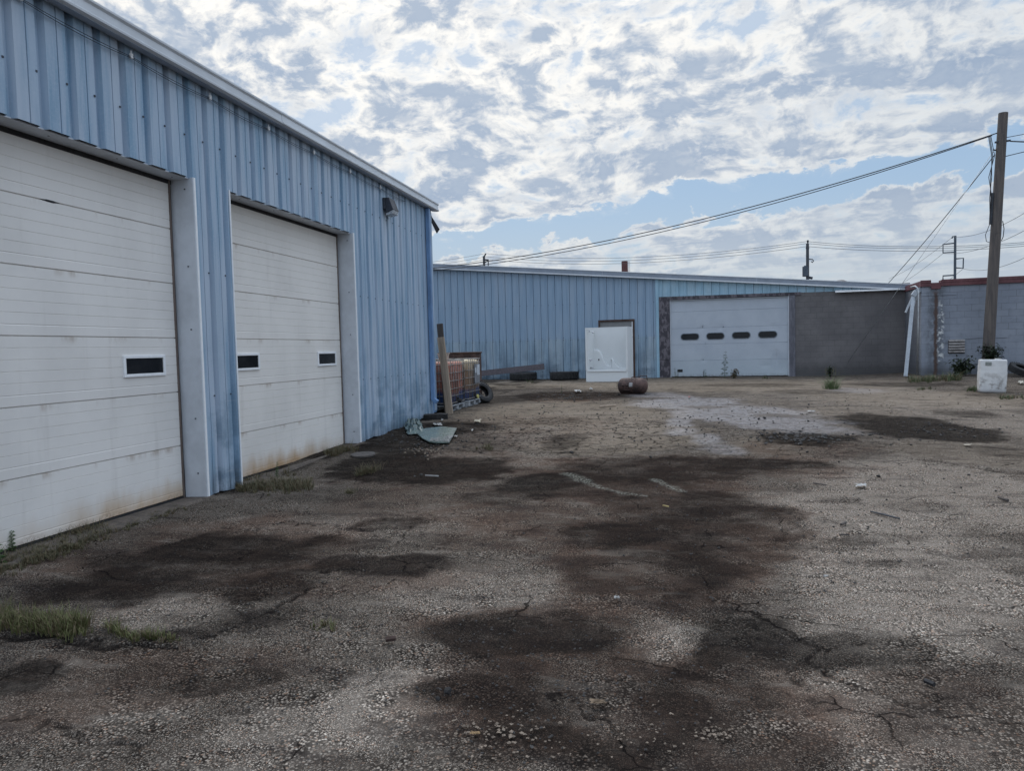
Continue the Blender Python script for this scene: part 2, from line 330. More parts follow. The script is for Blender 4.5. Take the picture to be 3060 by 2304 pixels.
CR = [([(1620, 1228), (1600, 1255), (1560, 1290), (1537, 1335)], .020, 1.0), ([(1230, 1332), (1330, 1343), (1480, 1352), (1620, 1350), (1770, 1346)], .028, 1.0),
      ([(600, 1895), (690, 1880), (760, 1850), (860, 1800), (930, 1760), (968, 1706)], .022, 1.0), ([(0, 1895), (160, 1905), (300, 1915), (520, 1930)], .030, .9),
      ([(1235, 1278), (1330, 1262), (1420, 1266), (1508, 1260)], .030, 1.0), ([(840, 1555), (930, 1568), (1010, 1572), (1110, 1592)], .016, .8), ([(1110, 1592), (1180, 1600), (1230, 1640)], .014, .6),
      ([(2350, 1902), (2400, 1893), (2450, 1930), (2455, 1985), (2560, 2060)], .014, .9), ([(100, 2140), (180, 2170), (250, 2212)], .012, .8), ([(1537, 1335), (1500, 1352)], .02, .9),
      ([(660, 1755), (760, 1765), (900, 1750), (968, 1706)], .012, .7), ([(2650, 1360), (2770, 1372), (2900, 1390), (3060, 1412)], .02, .7), ([(1445, 1250), (1540, 1258), (1700, 1262)], .03, .6), ([(2100, 1150), (2200, 1148), (2380, 1143)], .05, .6),
      ([(660, 1560), (760, 1585), (850, 1575), (960, 1600), (1040, 1640)], .010, .7), ([(1040, 1640), (1100, 1690), (1080, 1740)], .010, .6), ([(968, 1706), (1050, 1700), (1150, 1712), (1260, 1700)], .012, .6), ([(760, 1850), (740, 1800), (780, 1765)], .010, .6), ([(1230, 1640), (1330, 1660), (1420, 1650)], .008, .5), ([(250, 2212), (330, 2200), (345, 2260)], .010, .7), ([(860, 1800), (980, 1830), (1060, 1900)], .009, .5), ([(1330, 1343), (1290, 1300), (1320, 1270)], .018, .7), ([(1480, 1352), (1450, 1310), (1500, 1262)], .016, .6), ([(1770, 1346), (1850, 1330), (1990, 1335)], .016, .6), ([(2560, 1400), (2640, 1440), (2800, 1450)], .012, .5), ([(2450, 1985), (2380, 2050), (2400, 2140)], .010, .6), ([(2330, 1500), (2360, 1560), (2330, 1640)], .009, .5),
      ([(1740, 1310), (1800, 1330), (1900, 1322)], .03, .5), ([(2230, 1905), (2130, 1940), (2060, 1990)], .016, .5), ([(2560, 2060), (2800, 2160), (3000, 2230)], .012, .6), ([(2330, 1700), (2600, 1720), (2800, 1760)], .009, .5)]
PT = [[(1690, 1412), (1740, 1430), (1800, 1458), (1860, 1472), (1930, 1480)], [(1960, 1430), (2000, 1450), (2040, 1468)]]

def build_ground():
    xs = [-400, -150, -60, -30, -18, -12, -9] + list(np.arange(-7.2, 9.5, .027)) + [9.7, 10.2, 11, 12, 14, 18, 26, 40, 80, 160, 400]
    ys = [-400, -100, -30, -12, -5, -1, .6, 1.4]; y = 2.0
    while y < 28.7: ys.append(y); y += max(.016, .0046 * y)
    ys += [29.5, 31, 34, 40, 50, 70, 110, 200, 400, 900]
    xs = np.array(xs); ys = np.array(ys); X, Y = np.meshgrid(xs, ys); X = X.ravel(); Y = Y.ravel()
    near = (X > -7.3) & (X < 9.6) & (Y > 1.9) & (Y < 29)
    A = {k: np.zeros(len(X)) for k in ('oil', 'dust', 'brown', 'tan', 'wet', 'crack', 'paint', 'fine')}
    wx = X + .22 * fbm(X, Y, 1.1, 1) + .05 * fbm(X, Y, 6, 2); wy = Y + .28 * fbm(X, Y, 1.0, 3) + .06 * fbm(X, Y, 6, 4)
    edge = fbm(X, Y, 2.2, 5, 5); edge2 = fbm(X, Y, 7.5, 6, 4)
    for k, px, py, rx, ry, am in ST:
        c = gp(px, py); a = gp(px - rx, py); b = gp(px + rx, py); n_ = gp(px, py - ry); q = gp(px, min(py + ry, 2600))
        wxr = abs(b[0] - a[0]) / 2 + .02; wyr = abs(n_[1] - q[1]) / 2 + .02; cy = (n_[1] + q[1]) / 2
        # the X axis of the patch follows the image row, which runs slightly askew on the ground
        sk = (b[1] - a[1]) / max(1e-3, (b[0] - a[0]))
        dxx = (wx - c[0]) / wxr; dyy = (wy - cy - sk * (wx - c[0])) / wyr
        r = np.sqrt(dxx ** 2 + dyy ** 2) + .34 * edge + .16 * edge2
        soft = .34 if k in ('wet', 'dry') else .26
        w = 1 - _ss(1 - soft, 1 + soft, r)
        if k == 'dry': A['wet'] *= 1 - am * w; continue
        A[k] = 1 - (1 - A[k]) * (1 - am * w)
    base = fbm(X, Y, .35, 8, 5)
    A['dust'] = np.clip(A['dust'] + .10 + .22 * base, 0, 1) * (1 - .5 * A['oil'])
    A['oil'] = np.clip(A['oil'] + .10 * _ss(.15, .6, fbm(X, Y, .7, 12, 5)), 0, 1)
    A['oil'] = np.maximum(A['oil'], .75 * _ss(.30, .05, X + 5.19) * (Y > 7) * _ss(-.4, .3, edge))      # soaked strip at the foot of the wall
    A['brown'] = np.clip(A['brown'] + .12, 0, 1)
    def seg(pts, width, amt, key, jit):
        P = []
        for (x0, y0), (x1, y1) in zip(pts[:-1], pts[1:]):
            for t in np.linspace(0, 1, 9)[:-1]: P.append(gp(x0 + (x1 - x0) * t, y0 + (y1 - y0) * t)[:2])
        P.append(gp(*pts[-1])[:2]); P = np.array(P); lo = P.min(0) - .6; hi = P.max(0) + .6
        id_ = np.where((X > lo[0]) & (X < hi[0]) & (Y > lo[1]) & (Y < hi[1]))[0]
        if len(id_) == 0: return
        x = X[id_] + jit * fbm(X[id_], Y[id_], 2.5, 21, 3) + jit * .35 * fbm(X[id_], Y[id_], 11, 22, 2); yy = Y[id_] + jit * fbm(X[id_], Y[id_], 2.5, 23, 3) + jit * .35 * fbm(X[id_], Y[id_], 11, 24, 2)
        dm = np.full(len(id_), 9.0)
        for a, b in zip(P[:-1], P[1:]):
            ab = b - a; t = np.clip(((x - a[0]) * ab[0] + (yy - a[1]) * ab[1]) / (ab @ ab + 1e-9), 0, 1)
            dm = np.minimum(dm, np.hypot(x - a[0] - ab[0] * t, yy - a[1] - ab[1] * t))
        wv = width * (1 + .8 * fbm(x, yy, 2.0, 31, 2))
        w = amt * (1 - _ss(.45, 1.25, dm / np.maximum(wv, .3 * width)))
        A[key][id_] = np.maximum(A[key][id_], w)
    for pts, wd, am in CR: seg(pts, wd, am, 'crack', .16)
    for pts in PT: seg(pts, .070, .38, 'paint', .08)
    Z = gz(X, Y)
    Z = Z + np.where(near, .018 * fbm(X, Y, .6, 41, 3) + .006 * fbm(X, Y, 3, 42, 4) + .004 * fbm(X, Y, 14, 43, 2) - .020 * A['crack'] - .008 * A['wet'], 0) - .012
    c = gp(1338, 2069); Z -= .035 * (1 - _ss(.02, .09, np.hypot(X - c[0], Y - c[1])))
    for (kx, ky) in ((1300, 1404), (1555, 1890), (2241, 1905)):
        c = gp(kx, ky); Z -= .02 * (1 - _ss(.1, .8, np.hypot((X - c[0]) * .7, Y - c[1])))
    nx, ny = len(xs), len(ys)
    i = np.arange(nx * ny).reshape(ny, nx)
    F_ = np.stack([i[:-1, :-1], i[:-1, 1:], i[1:, 1:], i[1:, :-1]], -1).reshape(-1, 4)
    me = bpy.data.meshes.new('ground')
    me.vertices.add(len(X)); me.vertices.foreach_set('co', np.stack([X, Y, Z], 1).ravel().astype(np.float32))
    me.loops.add(F_.size); me.loops.foreach_set('vertex_index', F_.ravel().astype(np.int32))
    me.polygons.add(len(F_)); me.polygons.foreach_set('loop_start', np.arange(0, F_.size, 4, dtype=np.int32))
    me.polygons.foreach_set('use_smooth', np.ones(len(F_), dtype=bool))
    me.update(calc_edges=True)
    for k, a in A.items():
        at = me.attributes.new(k, 'FLOAT', 'POINT'); at.data.foreach_set('value', a.astype(np.float32))
    me.materials.append(ground_material())
    o = bpy.data.objects.new('ground', me); COL.objects.link(o)
    props(o, kind='structure')
build_ground()

# ------------------------------------------------------------------ materials
def painted_steel(name, lite, deep, chalk, low=2.0, scuff=.6, rough=.42):
    """chalky faded blue sheet: vertical wash streaks, scuffs and grime low down (local z up)"""
    m, g = new_mat(name)
    x, y, z = g.sep(g.oc)
    hor = g.m('ADD', x, y)
    sv = g.comb(g.m('MULTIPLY', hor, 9.0), 0.0, g.m('MULTIPLY', z, .55))
    st = g.noise(sv, 1.0, 6, .62); st2 = g.noise(g.scale(sv, (.33, 1, .6)), 1.0, 4, .55)
    fine = g.noise(g.oc, 38, 4, .65)
    c = g.mix(g.sm(st, .38, .66), lite, deep)
    c = g.mix(g.sm(st2, .45, .66, 0, .6), c, chalk)
    c = g.mix(g.sm(fine, .45, .75, 0, .25), c, chalk)
    lowm = g.sm(z, .1, low, 1, 0)
    blot = g.noise(g.vm('MULTIPLY', g.oc, (1.6, 1.6, 1.9)), 1.0, 6, .6)
    c = g.mix(g.m('MULTIPLY', g.m('MULTIPLY', lowm, g.sm(blot, .44, .60)), scuff), c, tuple(k * .62 for k in deep))
    sc = g.noise(g.comb(g.m('MULTIPLY', hor, 1.3), 0.0, g.m('MULTIPLY', z, 26.0)), 1.0, 4, .6)
    c = g.mix(g.m('MULTIPLY', g.m('MULTIPLY', g.sm(sc, .60, .68), lowm), .5), c, (.42, .46, .52))
    pk = g.vor(g.vm('ADD', g.oc, g.vm('SCALE', g.noise(g.oc, 20, 2, .5, color=True), .05)), 7)['Distance']
    c = g.mix(g.m('MULTIPLY', g.m('MULTIPLY', g.sm(pk, .06, .045, 0, 1), g.sm(blot, .5, .56)), g.m('MULTIPLY', lowm, .8)), c, (.55, .58, .60))
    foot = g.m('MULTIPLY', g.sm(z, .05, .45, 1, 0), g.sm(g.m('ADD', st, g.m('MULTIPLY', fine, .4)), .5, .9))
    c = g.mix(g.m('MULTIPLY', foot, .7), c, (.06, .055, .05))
    g.put(g.b.inputs['Base Color'], c)
    g.put(g.b.inputs['Roughness'], g.sm(fine, .3, .7, rough + .14, rough - .04))
    g.b.inputs['Specular IOR Level'].default_value = .5
    bump(g, g.m('ADD', g.noise(g.scale(g.oc, (1, 1, .5)), 5, 3, .5), g.m('MULTIPLY', fine, .12)), .12, .03)
    return m
def door_white(name, base, rust, ry, strong):
    m, g = new_mat(name)
    x, y, z = g.sep(g.oc); hor = g.m('ADD', x, y)
    big = g.noise(g.oc, 1.1, 5, .6); fine = g.noise(g.oc, 30, 4, .6); streak = g.noise(g.comb(g.m('MULTIPLY', hor, 7), 0.0, g.m('MULTIPLY', z, .6)), 1, 5, .6)
    c = g.mix(g.sm(big, .35, .7), base, tuple(k * .90 for k in base))
    c = g.mix(g.sm(streak, .55, .75, 0, .18), c, (.40, .37, .33))
    rz = g.m('ADD', z, g.m('MULTIPLY', g.m('SUBTRACT', g.noise(g.scale(g.oc, (2.2, 2.2, .7)), 1.5, 5, .6), .5), .45))
    zone = g.m('MULTIPLY', g.sm(rz, .03, .33, 1, 0), g.sm(g.m('ABSOLUTE', g.m('SUBTRACT', hor, ry)), .4, 1.5, 1, .38))
    c = g.mix(g.m('MULTIPLY', zone, strong), c, rust)
    c = g.mix(g.m('MULTIPLY', g.m('MULTIPLY', g.sm(rz, -.06, .12, 1, 0), g.sm(fine, .4, .6)), .6), c, (.20, .10, .05))
    # grime hanging below every section joint
    zs = g.m('FRACT', g.m('DIVIDE', z, .605)); gr = g.m('MULTIPLY', g.sm(zs, .86, .99), g.sm(g.noise(g.scale(g.oc, (2, 2, .6)), 1.7, 5, .62), .52, .72))
    c = g.mix(g.m('MULTIPLY', gr, .65), c, (.30, .21, .14))
    g.put(g.b.inputs['Base Color'], c); g.put(g.b.inputs['Roughness'], g.sm(fine, .3, .7, .6, .48))
    bump(g, g.m('ADD', g.noise(g.oc, 2.5, 3, .5), g.m('MULTIPLY', fine, .08)), .08, .03)
    return m
def blocks(name, c1, c2, mortar, rough=.85, rustx=None, groove=.6):
    m, g = new_mat(name)
    x, y, z = g.sep(g.oc)
    v = g.comb(g.m('ADD', x, y), z, 0.0)
    br = g.n('ShaderNodeTexBrick'); g.put(br.inputs['Vector'], v)
    br.inputs['Scale'].default_value = 1.0; br.inputs['Brick Width'].default_value = .406; br.inputs['Row Height'].default_value = .205
    br.inputs['Mortar Size'].default_value = .006; br.inputs['Mortar Smooth'].default_value = .4; br.inputs['Bias'].default_value = -.2
    br.offset = .5
    br.inputs['Color1'].default_value = (1, 1, 1, 1); br.inputs['Color2'].default_value = (.82, .82, .82, 1); br.inputs['Mortar'].default_value = (.45, .45, .45, 1)
    big = g.noise(g.oc, .9, 6, .62); mid = g.noise(g.oc, 5, 5, .62); fine = g.noise(g.oc, 60, 3, .6)
    c = g.mix(g.sm(big, .35, .65), c1, c2)
    c = g.mix(g.sm(mid, .5, .75, 0, .4), c, tuple(k * .6 for k in c2))
    vis = g.sm(g.noise(g.vm('ADD', g.oc, (3, 1, 7)), 1.4, 4, .6), .35, .62, .25 * groove, groove)
    c = g.mix(vis, c, g.mix(1.0, c, br.outputs['Color'], 'MULTIPLY'))
    c = g.mix(g.m('MULTIPLY', g.m('MULTIPLY', br.outputs['Fac'], vis), .6), c, mortar)
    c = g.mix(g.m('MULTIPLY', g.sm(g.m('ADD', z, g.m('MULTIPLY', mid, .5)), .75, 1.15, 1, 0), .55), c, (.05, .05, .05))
    if rustx is not None:
        dxs = g.m('SUBTRACT', g.m('ADD', x, g.m('MULTIPLY', g.m('SUBTRACT', g.noise(g.oc, 6, 4, .6), .5), .16)), rustx)
        ad = g.m('ABSOLUTE', dxs)
        c = g.mix(g.m('MULTIPLY', g.sm(ad, .08, .42, 1, 0), g.m('MULTIPLY', g.sm(mid, .3, .6), .6)), c, (.045, .05, .055))
        c = g.mix(g.m('MULTIPLY', g.sm(ad, .02, .085, 1, 0), g.sm(z, 3.2, 3.0, .3, .95)), c, (.075, .045, .035))
        ph = g.m('MULTIPLY', g.sm(g.m('ABSOLUTE', g.m('SUBTRACT', dxs, .14)), .03, .13, 1, 0), g.sm(g.noise(g.vm('ADD', g.oc, (1, 2, 5)), 7, 5, .65), .50, .58))
        c = g.mix(g.m('MULTIPLY', ph, g.m('MULTIPLY', g.sm(z, .75, .9), g.sm(z, 2.9, 2.6, 0, .9))), c, (.60, .61, .60))
    g.put(g.b.inputs['Base Color'], c); g.b.inputs['Roughness'].default_value = rough
    bump(g, g.m('ADD', g.m('MULTIPLY', br.outputs['Fac'], -1.0), g.m('MULTIPLY', fine, .35)), .5, .006)
    return m
def wood(name, c1, c2, axis=0, rough=.85):
    m, g = new_mat(name)
    sc = [14, 14, 14]; sc[axis] = .9
    v = g.scale(g.oc, tuple(sc)); n = g.noise(v, 1.0, 8, .68, .6); kn = g.noise(g.oc, 4, 4, .6)
    c = g.mix(g.sm(n, .35, .65), c1, c2); c = g.mix(g.sm(kn, .58, .75, 0, .5), c, tuple(k * .45 for k in c1))
    g.put(g.b.inputs['Base Color'], c); g.b.inputs['Roughness'].default_value = rough; bump(g, n, .7, .008)
    return m
def peeled(name, c1, c2):
    m, g = new_mat(name)
    n = g.noise(g.scale(g.oc, (1, 1, .4)), 9, 8, .7); k = g.noise(g.oc, 3, 3, .6)
    c = g.mix(g.sm(n, .46, .54), c1, c2); c = g.mix(g.sm(k, .5, .7, 0, .5), c, (.03, .03, .035))
    g.put(g.b.inputs['Base Color'], c); g.b.inputs['Roughness'].default_value = .85; bump(g, n, .6, .006)
    return m
def glass_dark(name, c=(.012, .014, .017), rough=.06):
    m, g = new_mat(name)
    n = g.noise(g.oc, 3, 4, .6)
    g.put(g.b.inputs['Base Color'], g.mix(g.sm(n, .4, .7, 0, .5), c, (.03, .032, .035)))
    g.put(g.b.inputs['Roughness'], g.sm(n, .35, .7, rough, rough + .12)); g.b.inputs['Specular IOR Level'].default_value = .2; return m
def leafy(name, c1, c2, tr=.0):
    m, g = new_mat(name)
    oi = g.n('ShaderNodeObjectInfo'); n = g.noise(g.oc, 22, 3, .6)
    g.put(g.b.inputs['Base Color'], g.mix(g.sm(n, .35, .65), c1, c2)); g.b.inputs['Roughness'].default_value = .65
    g.b.inputs['Specular IOR Level'].default_value = .25
    return m

M_ = {}
M_['blue'] = painted_steel('blue_steel', (.34, .44, .555), (.185, .315, .445), (.45, .515, .60), 2.1, .75)
M_['blue2'] = painted_steel('blue_steel_back', (.25, .345, .45), (.205, .30, .405), (.30, .375, .46), 1.9, .75, .5)
M_['blue_low'] = painted_steel('blue_steel_low', (.25, .35, .44), (.16, .23, .30), (.36, .43, .48), 1.9, .9, .5)
M_['blue_trim'] = simple('blue_trim', (.15, .26, .44), .45, 0, .25, 3, stretch=(1, 1, .3))
M_['pale_blue'] = painted_steel('pale_blue_steel', (.30, .47, .58), (.25, .41, .52), (.37, .51, .60), .01, .2, .45)
M_['white_trim'] = simple('white_trim', (.55, .585, .63), .42, 0, .12, 1.2)
M_['gutter'] = simple('gutter_paint', (.58, .615, .65), .4, 0, .12, .9, stretch=(1, .5, 1))
M_['soffit'] = simple('soffit_paint', (.42, .46, .52), .5, 0, .15, 1.0)
M_['fascia'] = simple('fascia_blue_grey', (.23, .27, .33), .45, 0, .14, 1.0)
M_['roof'] = simple('roof_steel', (.5, .52, .54), .45, .2, .15, .8)
M_['door1'] = door_white('door_white_rust', (.78, .755, .72), (.50, .34, .19), 3.2, .75)
M_['door2'] = door_white('door_white_rust_second', (.785, .755, .71), (.44, .28, .14), 1.35, .9)
M_['dark'] = simple('black_rubber', (.018, .018, .02), .75, 0, .3)
M_['brown_track'] = simple('brown_track', (.15, .115, .10), .7, 0, .3, 4, stretch=(1, 1, .3))
M_['frame_white'] = simple('window_frame_white', (.84, .85, .86), .4, 0, .06)
M_['glass'] = glass_dark('dark_glass')
M_['screw'] = simple('screw', (.05, .055, .07), .5, .3, .2)
M_['grey_door'] = None
M_['galv'] = simple('galvanised', (.45, .47, .48), .38, .75, .2, 5)
M_['cable'] = simple('black_cable', (.018, .018, .022), .6, 0, .2)
M_['cable2'] = simple('grey_cable', (.06, .065, .075), .6, 0, .2)
M_['fixture'] = simple('dark_bronze', (.05, .055, .07), .5, .2, .25)
m, g = new_mat('lens_glass'); g.put(g.b.inputs['Base Color'], (.62, .66, .70)); g.put(g.b.inputs['Roughness'], g.m('MULTIPLY', g.noise(g.oc, 20), .5)); g.b.inputs['Transmission Weight'].default_value = .35; M_['lens'] = m
m, g = new_mat('ceramic'); g.put(g.b.inputs['Base Color'], g.mix(g.noise(g.oc, 30), (.75, .78, .8), (.9, .9, .9))); g.b.inputs['Roughness'].default_value = .15; M_['ceramic'] = m
M_['red_coping'] = simple('red_coping', (.125, .042, .048), .5, 0, .3, 2)
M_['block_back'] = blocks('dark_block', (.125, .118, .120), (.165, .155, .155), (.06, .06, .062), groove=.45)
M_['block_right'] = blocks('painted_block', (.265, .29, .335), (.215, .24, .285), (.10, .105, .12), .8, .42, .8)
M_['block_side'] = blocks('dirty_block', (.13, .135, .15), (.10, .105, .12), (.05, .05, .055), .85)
M_['rust'] = simple('rust', (.085, .048, .039), .72, .15, .5, 4, c2=(.030, .021, .020), bmp=.4)
M_['rust_dark'] = simple('rust_dark', (.07, .042, .034), .8, .1, .4, 6, bmp=.3)
M_['tyre'] = simple('tyre_rubber', (.018, .018, .019), .75, 0, .4, 8, bmp=.2)
M_['fibreglass'] = simple('fibreglass', (.68, .70, .70), .45, 0, .03, .6)
M_['chrome'] = simple('chrome', (.5, .5, .52), .15, 1.0, .15)
M_['hdpe'] = None
M_['timber'] = wood('old_timber', (.23, .18, .135), (.40, .32, .24), 2)
M_['timber_dark'] = wood('dark_timber', (.045, .04, .037), (.11, .09, .078), 2)
M_['beam'] = wood('grey_beam', (.085, .075, .085), (.14, .12, .13), 0)
M_['pole_wood'] = wood('pole_wood', (.070, .062, .060), (.125, .105, .092), 2)
M_['post'] = peeled('peeled_post', (.14, .125, .14), (.05, .045, .055))
M_['asphalt_chunk'] = simple('asphalt_chunk', (.020, .019, .019), .9, 0, .5, 12, bmp=.6)
M_['white_bit'] = simple('white_plastic', (.36, .355, .34), .6, 0, .25, 9)
M_['green_glass'] = simple('green_glass', (.13, .175, .155), .28, 0, .35, 5, c2=(.075, .10, .095), spec=.6)
M_['grass'] = leafy('grass_blades', (.075, .075, .040), (.14, .125, .072))
M_['grass_green'] = leafy('grass_green', (.075, .085, .028), (.135, .14, .055))
M_['weed'] = leafy('weed_leaf', (.04, .065, .028), (.085, .115, .05))
M_['bush'] = leafy('bush_leaf', (.016, .024, .014), (.04, .052, .03))
M_['bright_green'] = leafy('bright_leaf', (.045, .10, .03), (.085, .155, .05))
M_['dead'] = leafy('dead_leaf', (.10, .075, .045), (.16, .12, .07))
M_['dark_steel'] = simple('dark_steel', (.04, .045, .055), .55, .4, .2)
M_['brick_red'] = simple('chimney_red', (.125, .055, .052), .85, 0, .2, 2)
M_['far_pole'] = simple('far_pole', (.055, .06, .07), .8, 0, .2, 2)
M_['steel_pole'] = simple('steel_pole', (.075, .095, .12), .6, .3, .2, 2)

# ------------------------------------------------------------------ corrugated sheet
def corrug(mb, u0, u1, zb, zt, Pf, opens=(), pitch=.305, off=0.0, mode='recess', depth=.03, nz=8, wob=.0, minor=True):
    """sheet with ribs; zb, zt functions of u; opens: list of (ua, ub, ztop) cut from the bottom"""
    us = {}
    k0 = int(math.floor((u0 - off) / pitch)) - 1
    for k in range(k0, int((u1 - off) / pitch) + 2):
        b = off + k * pitch
        if mode == 'recess': pr = [(-.048, 0), (-.026, -depth), (.026, -depth), (.048, 0)]
        else: pr = [(-.036, 0), (-.016, depth), (.016, depth), (.032, 0), (.034, -.025), (.045, -.025), (.047, 0)]
        for a, dd in pr: us[round(b + a, 4)] = dd
        if minor:
            if mode == 'recess':
                for a, dd in ((.160, 0), (.1625, -.014), (.1685, -.014), (.171, 0)): us[round(b + a, 4)] = dd
            else:
                for q in (.33, .66):
                    for a, dd in ((-.012, 0), (-.006, .004), (.006, .004), (.012, 0)): us[round(b + pitch * q + a, 4)] = dd
    ks = sorted(us)
    def dep(x): return float(np.interp(x, ks, [us[k] for k in ks]))
    cuts = [u0, u1] + [c for o in opens for c in o[:2]]
    allu = sorted(set([k for k in ks if u0 < k < u1] + [round(c, 4) for c in cuts]))
    for a, b in zip(allu[:-1], allu[1:]):
        mu = (a + b) / 2
        op = [o for o in opens if o[0] < mu < o[1]]
        vs = []
        for uu in (a, b):
            lo = op[0][2] if op else zb(uu); hi = zt(uu)
            for i in range(nz + 1):
                z = lo + (hi - lo) * i / nz
                w = wob * mnoise.noise(Vector((uu * 1.1, z * .9, 3.1))) if wob else 0
                if wob: w += wob * (2.2 + 2.5 * (uu > 11.2)) * max(0, 1 - z / 1.5) * mnoise.noise(Vector((uu * 2.3, z * 2.7, 8.1)))
                vs.append(Pf(uu, z, dep(uu) + w))
        n = nz + 1
        mb.add(vs, [(i, i + n, i + n + 1, i + 1) for i in range(nz)])
    return dep

# ================================================================== 1. steel workshop on the left
WX = -5.19; YE = 14.78; HD = 3.57
ws = thing('steel_workshop', 'long blue corrugated steel workshop with two tall white overhead doors', 'workshop', (WX, YE, 0))
D1, D2 = (3.27, 6.93), (7.61, 10.90)
mb = MB()
gzl = lambda y: float(gz(-5.1, y)) + .005 + .012 * math.sin(y * 7.3) * (y > 7)
corrug(mb, -9, 14.62, lambda y: gzl(y), lambda y: 4.67, lambda u_, z, dd: (WX + dd, u_, z), [(D1[0], D1[1], HD), (D2[0], D2[1], HD)], off=4.759, wob=.006, depth=.055, nz=14)
mb.cur = 1
for zrow in (4.02, 2.55, 1.15):                                    # screw heads
    for k in range(-14, 33):
        y = 4.70 + k * .305
        if y > 14.5 or any(a - .05 < y < b + .05 for a, b in (D1, D2)) and zrow < HD: continue
        mb.box((WX + .001, y - .008, zrow - .008), (WX + .009, y + .008, zrow + .008))
mb.build('wall', [M_['blue'], M_['screw']], ws, world=True, rec=False)
mb = MB()                                                           # gable end, far long side and near end
mb.add([(WX - .04, YE - .02, .2), (-20, YE - .02, .2), (-20, YE - .02, 4.6), (-12.6, YE - .02, 5.9), (WX - .04, YE - .02, 4.66)], [(0, 1, 2, 3, 4)])
mb.add([(-20, -9, 0), (-20, YE, 0), (-20, YE, 4.6), (-20, -9, 4.6)], [(0, 1, 2, 3)])
mb.add([(WX, -9, 0), (-20, -9, 0), (-20, -9, 4.6), (-12.6, -9, 5.9), (WX, -9, 4.66)], [(0, 1, 2, 3, 4)])
mb.build('end_wall', M_['blue'], ws, world=True)
mb = MB(); ax = lambda p, q, d: (p, d, q)
mb.prism([(WX + .12, 4.80), (-12.6, 6.02), (-20.1, 4.72), (-20.1, 4.69), (-12.6, 5.98), (WX + .12, 4.77)], -9.1, YE + .12, ax)
mb.build('roof', M_['roof'], ws, world=True)
mb = MB()                                                           # box gutter: rolled lip, face, drip edge
G_ = [(WX + .005, 4.655), (WX + .125, 4.640), (WX + .150, 4.655), (WX + .152, 4.675), (WX + .135, 4.690), (WX + .130, 4.765), (WX + .150, 4.785), (WX + .150, 4.805), (WX + .135, 4.812), (WX + .118, 4.80), (WX + .118, 4.70), (WX + .005, 4.68)]
mb.prism(G_, -9.1, 8.62, ax); mb.prism([(p + .0015, q + .0015) for p, q in G_], 8.625, YE + .14, ax)
mb.build('gutter', M_['gutter'], ws, world=True)
mb = MB(); mb.prism([(WX + .008, 4.648), (WX + .124, 4.633), (WX + .124, 4.637), (WX + .008, 4.652)], -9.05, YE + .10, ax)
mb.build('soffit_strip', M_['soffit'], ws, world=True)
DX = -5.465
